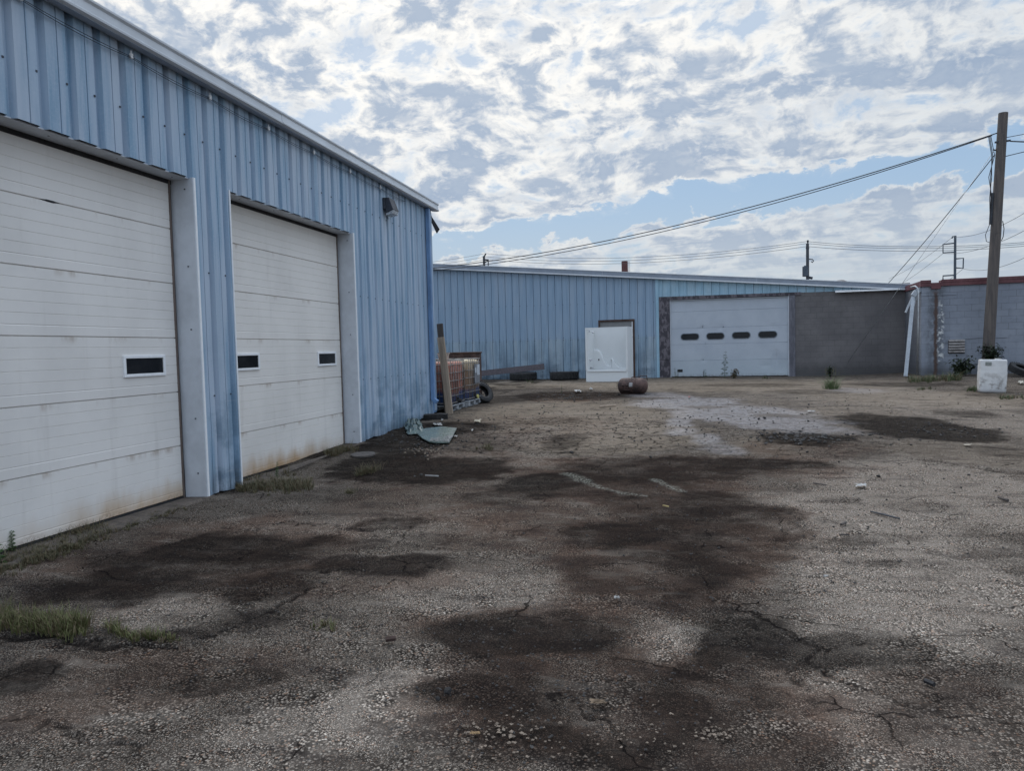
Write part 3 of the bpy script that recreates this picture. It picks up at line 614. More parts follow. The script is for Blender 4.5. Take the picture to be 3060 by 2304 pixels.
for (a, b), dm, wins, nm in ((D1, M_['door1'], [(6.09, 6.69), (3.55, 4.15)], 0), (D2, M_['door2'], [(7.88, 8.49), (10.07, 10.68)], 1)):
    mb = MB()                                                       # white trim around the opening
    mb.box((DX - .02, b, -.02), (WX + .004, b + .012, HD + .01))
    mb.box((DX - .02, a - .012, -.02), (WX + .004, a, HD + .01))
    mb.box((DX - .02, a, HD - .004), (WX - .046, b, HD + .008))
    mb.cur = 1
    mb.box((WX + .001, b + .012, 0), (WX + .012, b + .040, HD + .01)); mb.box((WX + .001, a - .030, 0), (WX + .012, a - .012, HD + .01))
    mb.cur = 2
    for z in (.28, .9, 1.9, 2.6, 3.45): mb.box((DX + .17, b - .008, z), (DX + .185, b - .001, z + .014))
    for y in np.arange(a + .4, b, .78): mb.box((DX + .12, y, HD - .006), (DX + .135, y + .014, HD - .001))
    mb.build('door_trim', [M_['white_trim'], M_['frame_white'], M_['screw']], ws, world=True)
    # sectional door leaf, pivot at its own left foot so that its local y, z drive the stains
    dr = bpy.data.objects.new('overhead_door', None)
    me = MB(); prof = []
    nsec = 6; sec = .605
    z = .03
    for s_i in range(nsec):
        z0 = s_i * sec; 
        for r in range(6):
            za = z0 + r * sec / 6; zb_ = z0 + (r + 1) * sec / 6
            gi = .020 if r == 0 else .004; gw = .009 if r == 0 else .0032
            prof += [(-gi, za + gw * .2 + (.03 if s_i == 0 and r == 0 else 0)), (0, za + gw + (.03 if s_i == 0 and r == 0 else 0)), (0, zb_ - gw), (-(.020 if r == 5 else .004), zb_ - gw * .2)]
    ys_ = np.linspace(a + .03, b - .045, 25); n = len(prof)
    vs = []
    for y in ys_:
        for (dd, zz_) in prof:
            vs.append((DX + dd + .004 * mnoise.noise(Vector((y * 1.3, zz_ * 1.1, nm * 5.0))), y, zz_))
    me.add(vs, [(i * n + k, (i + 1) * n + k, (i + 1) * n + k + 1, i * n + k + 1) for i in range(24) for k in range(n - 1)])
    me.v = [(p[0] - DX, p[1] - a, p[2]) for p in me.v]
    leaf = me.build('overhead_door', dm, None, rec=False); leaf.parent = ws
    leaf.location = (DX - WX, a - YE, 0)
    bpy.data.objects.remove(dr)
    loc = lambda q: (q[0] - DX, q[1] - a, q[2])
    for wa, wb in wins:
        fr = MB()
        for (y0, y1, z0, z1) in ((wa, wb, 1.60, 1.632), (wa, wb, 1.408, 1.44), (wa, wa + .032, 1.44, 1.60), (wb - .032, wb, 1.44, 1.60)):
            fr.box(loc((DX - .002, y0, z0)), loc((DX + .020, y1, z1)))
        fr.build('window_frame', M_['frame_white'], leaf, bevel=.004)
        pn = MB(); pn.box(loc((DX - .002, wa + .033, 1.441)), loc((DX + .008, wb - .033, 1.599))); pn.build('window_pane', M_['glass'], leaf)
    if nm == 0:                                                     # joint prised open near the left of the photo
        gq = at_y(150, 599, 1.0); gq = gq - np.array((0, 0, H)); gq = gq * (DX / gq[0]) + np.array((0, 0, H)); sg = MB(); k6 = [(-.10, .0), (-.04, .010), (.03, .009), (.10, .0), (.03, -.012), (-.04, -.010)]
        sg.prism([(gq[1] + p, 3.028 + q) for p, q in k6], DX - .004, DX + .003, lambda p, q, d: loc((d, p, q))); sg.build('open_joint', M_['dark'], leaf)
    bs = MB(); bs.box(loc((DX - .02, a + .03, .0)), loc((DX + .012, b - .045, .03))); bs.build('bottom_seal', M_['dark'], leaf)
    tr = MB(); tr.box(loc((DX - .03, b - .046, .0)), loc((DX + .012, b - .026, HD))); tr.build('edge_track', M_['brown_track'], leaf)
    sl_ = MB(); n = 18; vs = []
    for i in range(n + 1):
        zz_ = HD * i / n; w = .010 + .012 * math.exp(-zz_ / 1.1)
        vs += [loc((DX + .004, b - .026, zz_)), loc((DX + .004, b - .026 + w + .004 * math.sin(i * 1.7), zz_))]
    sl_.add(vs, [(2 * i, 2 * i + 1, 2 * i + 3, 2 * i + 2) for i in range(n)]); sl_.add([loc((DX - .004, b - .04, 0)), loc((DX - .004, b, 0)), loc((DX - .004, b, HD)), loc((DX - .004, b - .04, HD))], [(0, 1, 2, 3)])
    sl_.build('side_seal', M_['dark'], leaf)
    hs = MB(); hs.box(loc((DX - .03, a, HD - .05)), loc((DX + .006, b, HD))); hs.build('top_seal', M_['dark'], leaf)
mb = MB()
mb.box((WX - .05, 14.60, float(gz(-5, 14.6)) + .06), (WX + .010, 14.79, 4.65))
mb.build('corner_trim', M_['blue_trim'], ws, world=True, bevel=.004)
mb = MB(); mb.box((WX + .011, 14.625, .30), (WX + .020, 14.78, 4.60)); mb.build('corner_cap', M_['blue'], ws, world=True)
mb = MB(); q = WX + .06
mb.box((WX + .012, 14.40, .55), (WX + .10, 14.49, 4.63)); mb.beam((WX + .056, 14.445, .565), (WX + .15, 14.44, .50), .09, .085)
mb.build('downspout', M_['blue_trim'], ws, world=True, bevel=.008)
mb = MB()
p0 = at_y(1286, 637, 14.80); p1 = at_y(1290, 648, 14.82); p2 = at_y(1313, 685, 15.05); p3 = at_y(1304.6, 697, 15.02); p4 = at_y(1287, 660, 14.82)
mb.add([p0, p1, p2, p3, p4], [(0, 1, 2, 3, 4)]); mb.add([p + np.array((0, .03, .004)) for p in (p0, p1, p2, p3, p4)], [(4, 3, 2, 1, 0)])
mb.build('loose_flap', M_['dark_steel'], ws, world=True)
# foot kerb of old concrete at the door sills
for (a, b), lab in ((D1, 'broken concrete sill under the nearer white overhead door'), (D2, 'cracked concrete sill under the farther white overhead door')):
    mb = MB(); n = 26; vs = []
    for i in range(n + 1):
        y = a - .05 + (b - a + .15) * i / n; e = WX + .05 + .05 * mnoise.noise(Vector((y * 1.7, a, 0)))
        vs += [(DX + .0, y, -.03), (DX, y, .0 + .012), (e - .03, y, float(gz(-5, y)) + .012), (e, y, float(gz(-5, y)) - .03)]
    mb.add(vs, [(4 * i + k, 4 * i + 4 + k, 4 * i + 5 + k, 4 * i + 1 + k) for i in range(n) for k in range(3)])
    o = mb.build('door_sill', M_['sill'] if 'sill' in M_ else simple('sill_concrete', (.105, .085, .07), .9, 0, .45, 7, bmp=.6)); props(o, lab, 'sill')

# wall light and festoon wire
wl = thing('wall_light', 'dark square wall pack light with clear lens high on the blue wall', 'wall light', (WX, 12.33, 4.10))
mb = MB(); mb.box((0, -.15, .10), (.05, .15, .31)); mb.build('back_plate', M_['fixture'], wl, bevel=.01)
mb = MB(); mb.prism([(.05, .31), (.12, .31), (.20, .09), (.05, .03)], -.14, .14, lambda p, q, d: (p, d, q)); mb.build('housing', M_['fixture'], wl, bevel=.008)
mb = MB(); mb.prism([(.05, .028), (.195, .086), (.175, .02), (.05, -.01)], -.125, .125, lambda p, q, d: (p, d, q)); mb.build('lens', M_['lens'], wl, bevel=.006)
ew = thing('strung_wire', 'thin twin wire strung along the blue wall below the gutter on white insulators', 'wire', (WX, 6.07, 4.55))
mb = MB()
for dz_ in (0, -.012):
    pts = []
    kn = [-.1, 1.5, 3.0, 4.87, 6.07, 7.27, 8.46, 9.65, 10.83, 12.04, 13.25]
    for a, b in zip(kn[:-1], kn[1:]):
        for t in np.linspace(0, 1, 7)[:-1]: pts.append((WX + .035, a + (b - a) * t, 4.545 + dz_ - .03 * 4 * t * (1 - t) * (.6 if dz_ == 0 else 1.0)))
    pts.append((WX + .03, kn[-1], 4.545)); mb.tube(pts, .0032, 5)
mb.build('wire', M_['cable'], ew, world=True)
for y in (4.87, 6.07, 7.27, 8.46, 9.65, 10.83, 12.04):
    mb = MB(); mb.lathe([(.0, .055), (.008, .055), (.009, .03), (.020, .022), (.022, .008), (.012, .002), (.020, -.006), (.018, -.02), (0, -.024)], 10, Matrix.Translation((WX + .03, y, 4.55)))
    mb.build('insulator', M_['ceramic'], ew, world=True, smooth=True)

# ================================================================== 2. blue steel building at the back
A_ = R(4.5); P0 = np.array([-1.68, 28.6, 0.0])
bw = thing('back_warehouse', 'low blue metal clad building across the back with sloping roof edge and grey overhead door', 'warehouse', P0, -A_)
# local: x along the front, y into the building, z up
ftop = lambda u_: 4.508 - (u_ - 0.0) * .0991; fbot = lambda u_: 4.29 - u_ * .0982
mb = MB(); zg = .30
BP = lambda u_, z, dd: (u_, -dd, z)
corrug(mb, -13, .87, lambda u_: 1.93, lambda u_: fbot(u_) + .05, BP, opens=[(-1.42, .03, 2.67)], off=.12, mode='rib', depth=.026, wob=.003, nz=5)
mb.cur = 1
for k in range(-43, 4):
    u_ = .12 + k * .305 + .06
    for zr in (3.32 - .0124 * u_ , 2.0): 
        if -1.45 < u_ < .05 and zr < 2.7: continue
        if u_ < .85: mb.box((u_ - .011, -.010, zr - .011), (u_ + .011, -.001, zr + .011))
mb.build('metal_wall', [M_['blue2'], M_['screw']], bw, rec=False)
mb = MB()
corrug(mb, -13, .87, lambda u_: zg + .02, lambda u_: 1.96, lambda u_, z, dd: (u_, -.012 - dd, z), opens=[(-1.42, .03, 1.95)], off=.12, mode='rib', depth=.028, wob=.014, nz=12)
mb.cur = 1
for k in range(-43, 4):
    u_ = .12 + k * .305 + .06
    if -1.45 < u_ < .05 or u_ > .85: continue
    mb.box((u_ - .013, -.024, 1.90), (u_ + .013, -.013, 1.926)); mb.box((u_ - .012, -.022, .62), (u_ + .012, -.013, .644))
mb.build('lower_metal_wall', [M_['blue_low'], M_['screw']], bw, rec=False)
mb = MB()                                                           # paler strip of sheeting over the garage door
ub_ = lambda u_: 3.50 - (u_ - .95) * .0137
corrug(mb, .99, 9.35, ub_, lambda u_: max(fbot(u_) + .05, ub_(u_) + .01), lambda u_, z, dd: (u_, -.006 - dd, z), off=.2, mode='rib', depth=.018, nz=2)
mb.build('upper_metal_strip', M_['pale_blue'], bw, rec=False)
mb = MB(); mb.box((.86, -.045, 3.50), (.99, -.005, fbot(.9) + .05)); mb.box((.875, -.04, zg), (.985, -.005, 3.50)); mb.build('corner_trim', M_['pale_blue'], bw, bevel=.004)
mb = MB()
mb.add([(-13, -.16, ftop(-13)), (9.75, -.16, ftop(9.75)), (9.75, -.16, fbot(9.75)), (-13, -.16, fbot(-13)), (-13, .0, ftop(-13) + .01), (9.75, .0, ftop(9.75) + .01), (9.75, 0, fbot(9.75)), (-13, 0, fbot(-13))],
       [(0, 1, 2, 3), (4, 5, 1, 0), (3, 2, 6, 7), (1, 5, 6, 2), (0, 3, 7, 4), (4, 7, 6, 5)])
mb.cur = 1
for a_, b_ in ((-13, 9.76),):
    mb.add([(a_, -.175, ftop(a_) + .004), (b_, -.175, ftop(b_) + .004), (b_, -.175, ftop(b_) - .022), (a_, -.175, ftop(a_) - .022), (a_, -.02, ftop(a_) + .016), (b_, -.02, ftop(b_) + .016)], [(0, 1, 2, 3), (4, 5, 1, 0)])
    mb.add([(a_, -.170, fbot(a_) + .05), (b_, -.170, fbot(b_) + .05), (b_, -.170, fbot(b_) - .004), (a_, -.170, fbot(a_) - .004), (a_, -.01, fbot(a_) - .006), (b_, -.01, fbot(b_) - .006)], [(0, 1, 2, 3), (3, 2, 5, 4)])
for q in (-7, -1.2, 4.6):
    mb.box((q, -.1625, fbot(q) + .02), (q + .006, -.1605, ftop(q) - .02))
mb.build('fascia', [M_['fascia'], M_['gutter']], bw)
mb = MB(); mb.add([(-13, -.02, ftop(-13)), (9.75, -.02, ftop(9.75)), (9.75, 16, ftop(9.75)), (-13, 16, ftop(-13))], [(0, 1, 2, 3)])
mb.build('roof', M_['roof'], bw)
mb = MB(); mb.lathe([(0, .12), (.12, .12), (.26, .06), (.26, .03), (.10, .03), (.10, -.6)], 20, Matrix.Translation((7.75, 2.0, ftop(7.75) + .10))); mb.build('roof_vent', M_['rust_dark'], bw)
mb = MB(); mb.box((5.95, .0, .1), (9.75, .25, 3.60)); mb.box((.8, .35, .1), (6.1, .5, 3.9)); mb.box((-13, .1, .1), (-.2, .2, 4.1))
mb.build('block_wall', M_['block_back'], bw)
mb = MB(); mb.box((-13.1, .3, .1), (-13, 15.8, 5)); mb.box((-13, 15.8, .1), (9.7, 15.9, 3.4)); mb.box((9.62, .3, .1), (9.72, 15.8, 3.5)); mb.build('outer_wall', M_['blue2'], bw)
# garage door
gd_m, g = new_mat('grey_white_door')
x, y, z = g.sep(g.oc); nb_ = g.noise(g.oc, 1.2, 5, .6); nf = g.noise(g.oc, 25, 4, .6)
c = g.mix(g.sm(nb_, .35, .7), (.43, .47, .52), (.38, .42, .475)); c = g.mix(g.sm(z, .2, 1.6, .5, 0), c, (.42, .50, .535)); c = g.mix(g.sm(nf, .6, .75, 0, .3), c, (.33, .35, .38))
c = g.mix(g.m('MULTIPLY', g.sm(z, .32, .5, 1, 0), g.sm(nf, .4, .65)), c, (.16, .15, .14))
g.put(g.b.inputs['Base Color'], c); g.b.inputs['Roughness'].default_value = .45; bump(g, g.m('ADD', g.noise(g.oc, 3, 3, .5), g.m('MULTIPLY', nf, .1)), .15, .03)
mb = MB(); za = [.36, .982, 1.612, 2.238, 2.885, 3.36]
def gtop(u_): return 3.345 - (u_ - 1.38) * .0075
vs = []
us_ = np.linspace(1.42, 5.72, 44)
rows = []
for i, (z0, z1) in enumerate(zip(za[:-1], za[1:])):
    rows += [(z0 + .001, .010), (z0 + .007, 0), *[(z0 + (z1 - z0) * t, 0) for t in (.2, .4, .6, .8)], (z1 - .007, 0), (z1 - .001, .010)]
def dent(u_, z):
    dd = .004 * mnoise.noise(Vector((u_ * 1.4, z * 1.6, 0)))
    for (cu, cz, ru, rz_, am) in ((5.30, 1.05, .10, .22, .03), (5.45, .62, .25, .35, .035), (2.62, 2.22, .10, .10, .02), (5.2, 2.18, .12, .12, .018), (4.9, .75, .18, .12, .012), (3.3, 2.26, .08, .08, .016), (2.65, 1.02, .07, .07, .018)):
        dd += am * math.exp(-((u_ - cu) / ru) ** 2 - ((z - cz) / rz_) ** 2)
    return dd
for u_ in us_:
    for z, dd in rows: vs.append((u_, .06 + dd + dent(u_, z), min(z, gtop(u_))))
n = len(rows)
mb.add(vs, [(i * n + k, (i + 1) * n + k, (i + 1) * n + k + 1, i * n + k + 1) for i in range(len(us_) - 1) for k in range(n - 1)])
gdo = mb.build('overhead_door', gd_m, bw, rec=False)
for wa, wb, zc in ((1.80, 2.50, 1.915), (2.76, 3.44, 1.915), (3.705, 4.385, 1.918), (4.65, 5.335, 1.918)):
    def stad(x0, x1, h, n=7):
        r = h / 2; r = min(r, .12); pts = []
        for cx_, cz_, a0 in ((x1 - r, zc + h / 2 - r, 0), (x0 + r, zc + h / 2 - r, 90), (x0 + r, zc - h / 2 + r, 180), (x1 - r, zc - h / 2 + r, 270)):
            for k in range(n): an = R(a0 + 90 * k / (n - 1)); pts.append((cx_ + r * math.cos(an), cz_ + r * math.sin(an)))
        return pts
    o_ = stad(wa, wb, .27); i_ = stad(wa + .025, wb - .025, .22); n = len(o_)
    mb = MB(); vs = [(p, .045, q) for p, q in o_] + [(p, .035, q) for p, q in i_] + [(p, .075, q) for p, q in o_]
    mb.add(vs, [(k, (k + 1) % n, n + (k + 1) % n, n + k) for k in range(n)] + [(k, 2 * n + k, 2 * n + (k + 1) % n, (k + 1) % n) for k in range(n)])
    mb.build('window_frame', simple('rubber_frame', (.16, .19, .22), .6) if 'rf' not in M_ else M_['rf'], gdo)
    mb = MB(); mb.prism(i_, .042, .06, lambda p, q, d: (p, d, q)); mb.build('window_pane', M_['glass'], gdo)
mb = MB(); mb.box((1.66, .052, .54), (1.86, .075, .645)); mb.build('vent_flap', M_['dark'], gdo, bevel=.004)
for (u_, z0, z1, w) in ((2.635, 2.24, 2.34, .010), (3.40, 2.24, 2.285, .016), (2.72, 1.615, 1.66, .008), (2.64, .985, 1.03, .012), (2.645, .36, .60, .012)):
    mb = MB(); mb.add([(u_ - w, .055, z0), (u_ + w, .055, z0), (u_ + w * .2, .055, z1), (u_ - w * .2, .055, z1)], [(0, 1, 2, 3)]); mb.build('split', M_['dark'], gdo)
mb = MB(); mb.box((1.405, .0, .34), (1.425, .09, 3.36)); mb.box((5.715, .0, .34), (5.745, .09, 3.33)); mb.add([(1.40, .002, 3.35), (5.745, .002, 3.315), (5.745, .002, 3.295), (1.40, .002, 3.33), (1.40, .09, 3.35), (5.745, .09, 3.315)], [(0, 1, 2, 3), (4, 5, 1, 0)])
mb.build('door_stop', M_['white_trim'], bw)
mb = MB(); mb.box((.985, -.03, .31), (1.405, .12, 1.02)); mb.box((.99, -.035, 1.03), (1.40, .12, 3.40)); mb.build('door_post', M_['post'], bw, bevel=.006)
mb = MB(); mb.box((5.745, -.03, .31), (5.96, .12, 3.45)); mb.build('door_jamb', simple('grey_jamb', (.15, .15, .175), .8, 0, .35, 3, stretch=(1, 1, .3)), bw, bevel=.006)
mb = MB(); mb.add([(.99, -.04, 3.495), (6.15, -.04, 3.445), (6.15, -.04, 3.34), (.99, -.04, 3.36), (.99, .12, 3.495), (6.15, .12, 3.445), (6.15, .12, 3.34), (.99, .12, 3.36)], [(0, 1, 2, 3), (4, 5, 1, 0), (3, 2, 6, 7), (1, 5, 6, 2)])
mb.build('header_beam', M_['post'], bw)
mb = MB(); mb.add([(7.3, -.19, 3.43), (9.4, -.19, 3.40), (9.4, -.19, 3.36), (7.3, -.19, 3.36), (7.3, -.02, 3.45), (9.4, -.02, 3.42)], [(0, 1, 2, 3), (4, 5, 1, 0)]); mb.build('flashing', M_['frame_white'], bw)
# man door behind the shower unit
mb = MB(); mb.box((-1.42, -.05, 2.60), (.03, .02, 2.675)); mb.box((-1.42, -.05, zg), (-1.36, .02, 2.60)); mb.box((-.035, -.05, zg), (.03, .02, 2.60)); mb.build('door_frame', M_['rust_dark'], bw, bevel=.005)
mb = MB(); mb.box((-1.36, .005, zg), (-.035, .05, 2.60)); mdoor = mb.build('door', simple('grey_man_door', (.20, .205, .205), .6, 0, .15, 2), bw)
mb = MB(); mb.box((-.085, -.006, zg), (-.05, .004, 2.58)); mb.cur = 0; mb.build('door_edge', M_['frame_white'], mdoor)

# ================================================================== 3. painted block building on the right
bb = thing('block_building', 'grey painted concrete block building with a dark red parapet cap at the right', 'building', (7.7, 25.5, 0), -A_)
mb = MB(); mb.box((0, 0, .1), (14, .2, 3.30)); mb.build('wall', M_['block_right'], bb)
mb = MB(); mb.box((.0, .2, .1), (.2, 2.6, 3.30)); mb.build('side_wall', M_['block_side'], bb)
mb = MB(); mb.box((13.8, .2, .1), (14, 9, 3.2)); mb.box((2.0, 2.6, .1), (2.2, 9, 3.2)); mb.box((2.2, 8.8, .1), (13.8, 9, 3.2)); mb.add([(0.1, .1, 3.1), (14, .1, 3.1), (14, 9, 3.1), (0.1, 9, 3.1)], [(0, 1, 2, 3)]); mb.build('rear_wall', M_['block_side'], bb)
mb = MB()
mb.box((-.03, -.05, 3.285), (.27, .25, 3.475)); mb.box((.55, -.05, 3.285), (14.05, .25, 3.475)); mb.box((-.03, .25, 3.285), (.25, 2.65, 3.475)); mb.box((.27, -.04, 3.20), (.55, .22, 3.40))
mb.box((.56, -.062, 3.40), (14.05, -.051, 3.49)); mb.box((-.04, -.062, 3.40), (.26, -.051, 3.49))
mb.build('parapet_cap', M_['red_coping'], bb, bevel=.008)
lv = MB(); lv.box((.77, -.012, 1.11), (1.235, .01, 1.53)); louv = lv.build('louver', M_['dark'], bb)
for k in range(5):
    sl_ = MB(); z = 1.15 + k * .087; sl_.prism([(-.055, z - .012), (-.014, z + .045), (-.014, z + .060), (-.060, z + .006)], .775, 1.23, lambda p, q, d: (d, p, q)); sl_.build('slat', simple('slat_paint', (.27, .25, .24), .7, 0, .4, 6) if k == 0 else bpy.data.materials['slat_paint'], louv)
mb = MB(); mb.tube([(-.10, .02, .45), (-.09, .0, 2.0), (-.085, -.01, 3.10), (-.10, .0, 3.25), (-.17, .06, 3.32), (-.26, .2, 3.30)], .028, 8); mb.build('conduit', M_['galv'], bb, smooth=True)
mb = MB(); mb.tube([(.02, -.012, 2.98), (.5, -.012, 2.985), (.98, -.012, 2.98)], .004, 4); mb.build('surface_cable', M_['cable'], bb); mb = MB(); mb.tube([(1.24, -.01, 1.56), (1.6, -.01, 1.585), (2.4, -.012, 1.58)], .005, 4); mb.build('surface_cable', M_['cable'], bb)

# leaning downspout at the corner
tp = at_y(2729, 885, 25.6); bt = at_y(2706, 1132, 25.0); bt[2] = gz(bt[0], bt[1]) + .0
M_['pipe_white'] = simple('pipe_white', (.40, .44, .48), .45, 0, .2, 3)
ld = thing('fallen_downspout', 'white crushed downspout leaning into the corner of the block building', 'downspout', bt)
mb = MB(); mb.beam(bt + np.array((0, 0, .02)), tp, .105, .08, up=(0, -1, .1)); mb.build('pipe', M_['pipe_white'], ld, world=True, bevel=.012)
mb = MB(); e = tp; mb.beam(e, e + np.array((.10, -.02, .16)), .17, .13, up=(0, -1, .1)); mb.beam(e + np.array((.08, -.02, .14)), e + np.array((.26, .03, .22)), .16, .12, up=(0, -1, .2)); mb.build('crushed_elbow', M_['pipe_white'], ld, world=True, bevel=.02)
mb = MB(); s0 = e + np.array((-.02, -.02, .0)); mb.beam(s0, s0 + np.array((-.20, .05, -.52)), .06, .012, up=(0, -1, .1)); mb.beam(e + np.array((.1, .05, -.02)), e + np.array((-.02, .1, -.5)), .07, .012, up=(0, -1, .1)); mb.build('torn_strip', M_['gutter'], ld, world=True)

# ================================================================== poles, wires, stack
PB = np.array([9.3, 24.7, 0.0]); PB[2] = gz(9.3, 24.7)
ptop = at_y(2998, 337, 24.75); pbot = at_y(2949, 1110, 24.7); pbot[2] = PB[2]
up_ = thing('utility_pole', 'tall weathered wooden utility pole leaning slightly by the block building', 'utility pole', pbot)
def pp(t): return pbot + (ptop - pbot) * t
mb = MB(); mb.tube([pp(t) - np.array((0, 0, .2 if t == 0 else 0)) for t in (0, .15, .35, .6, .8, 1)], [.165, .160, .152, .142, .135, .128], 20); mb.build('shaft', M_['pole_wood'], up_, world=True, smooth=True, auto=40)
mb = MB(); b_ = pp(.89)
mb.beam(b_ + np.array((-.20, -.06, 0)), b_ + np.array((.22, -.06, .02)), .05, .05); mb.beam(b_ + np.array((-.22, -.06, -.04)), b_ + np.array((-.22, -.06, .06)), .05, .05); mb.beam(b_ + np.array((.22, -.06, -.04)), b_ + np.array((.22, -.06, .08)), .05, .05); mb.tube([pp(.86) + np.array((-.15, -.05, 0)), pp(.86) + np.array((-.24, -.08, .02))], .02, 6)
mb.build('clamp', M_['dark_steel'], up_, world=True)
mb = MB(); mb.beam(pp(.70) + np.array((-.17, -.03, 0)), pp(.58) + np.array((-.17, -.03, 0)), .07, .07, up=(0, 1, 0)); mb.build('cable_guard', M_['dark_steel'], up_, world=True, bevel=.01)
mb = MB()
def cat(p, q, sag, n=20): 
    p, q = np.array(p), np.array(q); return [tuple(p + (q - p) * t - np.array((0, 0, sag * 4 * t * (1 - t)))) for t in np.linspace(0, 1, n)]
a0 = pp(.925) + np.array((-.30, -.05, -.05))
for k, (o1, o2) in enumerate(((0, 0), (.03, .05), (-.03, -.03))):
    mb.tube([a0 + np.array((-.05 + o1, 0, -.02)), pp(.84) + np.array((-.24 + o2, -.08, 0)), pp(.76) + np.array((-.26 - o2, -.07, 0)), pp(.68) + np.array((-.22 + o1, -.07, 0)), pp(.60) + np.array((-.20, -.06, 0))], .011, 5)
mb.tube([pp(.585) + np.array((-.19, -.06, 0)), pp(.54) + np.array((-.30, -.06, 0)), pp(.515) + np.array((-.26, -.06, 0)), pp(.51) + np.array((-.17, -.06, 0))], .010, 5)
mb.tube([pp(.59) + np.array((.15, -.05, 0)), pp(.56) + np.array((.20, -.05, 0)), pp(.53) + np.array((.19, -.05, 0)), pp(.515) + np.array((.15, -.05, 0))], .012, 5)
mb.build('hanging_cable', M_['cable'], up_, world=True)
def wire(name, label, pts, r, mat='cable', cat_='cable', n=5):
    mb = MB(); mb.tube(pts, r, n); o = mb.build(name, M_[mat], smooth=True); props(o, label, cat_, 'overhead wires'); return o
e1 = np.array([-11.2, 29.2, 5.12])
wire('service_cable', 'thick black service cable from the near pole to the back roof, upper of the pair', cat(a0 + np.array((.15, 0, .05)), e1, .62, 40), .017)
wire('service_cable', 'second black cable just under the thick one from near pole to back roof', cat(a0 + np.array((.02, 0, -.01)), e1 + np.array((.1, -.05, -.10)), .66, 40), .014)
ga = gp(2505, 1120)
wire('guy_wire', 'thin steel guy wire from the wooden pole down to the green weed', [pp(.87) + np.array((-.15, -.05, 0)), ga + np.array((0, 0, -.05))], .008, 'galv', 'guy wire')
e3 = at_y(2640, 862, 33.0)
wire('drop_cable', 'black drop cable slanting from the wooden pole to the back roof', cat(pp(.845) + np.array((-.16, 0, 0)), e3, .10), .013)
for lb, p, q, r in (('upper thin line leaving the wooden pole to the right', pp(.905), (25, 20, 9.0), .010), ('twisted heavy line dropping right from the pole clamp', pp(.89) + np.array((.22, -.05, .0)), (14, 22.5, 6.75), .020), ('looping line just under the clamp right of the pole', pp(.835) + np.array((.1, 0, 0)), (13.5, 23, 7.1), .012)):
    wire('line_cable', lb, cat(p, q, -.12 if 'loop' in lb else .12), r)
def far(px, py, y): return at_y(px, py, y)
# far distribution pole with the bracket, left
def far_pole(name, label, pxt, pyt, yd, wpx, mat):
    t_p = far(pxt, pyt, yd); b_p = np.array([t_p[0], yd, .3]); o = thing(name, label, 'utility pole', b_p)
    r = wpx / F * yd / 2; mb = MB(); mb.tube([b_p, t_p], [r * 1.15, r * .9], 10); mb.build('shaft', M_[mat], o, world=True, smooth=True, auto=40); return o, t_p, r
Y1, Y2, Y3 = 62.0, 52.0, 95.0
o, t1, r = far_pole('distant_pole', 'short pole top with a side bracket above the left part of the back roof', 1446, 765, Y1, 8, 'far_pole')
mb = MB(); mb.tube([far(1446, 768, Y1), far(1451, 759, Y1), far(1451.5, 757, Y1)], .07, 6); mb.beam(far(1448, 776, Y1), far(1460, 777, Y1), .12, .14); mb.beam(far(1459, 775, Y1), far(1459, 794, Y1), .08, .08, up=(0, 1, 0)); mb.beam(far(1450, 784, Y1), far(1458, 779, Y1), .06, .1, up=(0, 1, 0)); mb.build('bracket', M_['far_pole'], o, world=True)
o, t2, r = far_pole('distant_pole', 'dark pole carrying a grey transformer can above the back roof', 2413, 728, Y2, 9, 'far_pole')
mb = MB(); c_ = far(2407, 811, Y2); mb.lathe([(0, .40), (.10, .40), (.12, .34), (.20, .33), (.20, -.32), (.18, -.34), (0, -.34)], 14, Matrix.Translation(c_)); mb.build('transformer', M_['steel_pole'], o, world=True)
mb = MB(); mb.lathe([(0, .12), (.06, .1), (.07, 0), (.04, -.08), (.03, -.25), (0, -.3)], 8, Matrix.Translation(far(2414, 722, Y2))); mb.build('insulator', M_['dark_steel'], o, world=True)
mb = MB(); mb.beam(far(2408, 740, Y2), far(2418, 741, Y2), .1, .1); mb.build('cross_arm', M_['dark_steel'], o, world=True)
mb = MB(); mb.tube([far(2418, 774, Y2), far(2428, 775, Y2), far(2431, 779, Y2), far(2428, 784, Y2), far(2424, 781, Y2)], .035, 6); mb.build('hook', M_['dark_steel'], o, world=True)
mb = MB(); mb.tube([far(2413, 828, Y2), far(2428, 831, Y2)], .09, 6); mb.build('side_bracket', M_['dark_steel'], o, world=True)
o, t3, r = far_pole('transmission_pole', 'tall steel transmission pole with square side arms beyond the block building', 2854.5, 704, Y3, 6.5, 'steel_pole')
for (pts) in ([(2853, 726), (2818, 730), (2818, 755), (2852, 753)], [(2856, 773), (2879, 771), (2878, 801), (2856, 800)], [(2850, 822), (2818, 824), (2818, 838)], [(2855, 706), (2846, 707), (2845, 712)]):
    mb = MB(); mb.tube([far(a, b, Y3) for a, b in pts], .085, 6); mb.build('arm', M_['steel_pole'], o, world=True)
wl_ = [('top', 757, 721, 718), ('middle', 767, 727, 723), ('lowest', 775, 736, 729)]
for nm_, ya, yb, yc in wl_:
    a = far(1451, ya, Y1); b = far(2411, yb, Y2); q = far(3130, yc, 46)
    l_ = far(1200, ya + 33, 75)
    wire('power_line', f'{nm_} of the three thin power lines crossing above the back roof', cat(l_, a, .15, 8) + cat(a, b, .75, 24)[1:] + cat(b, q, .35, 12)[1:], .014, 'cable2', 'power line')
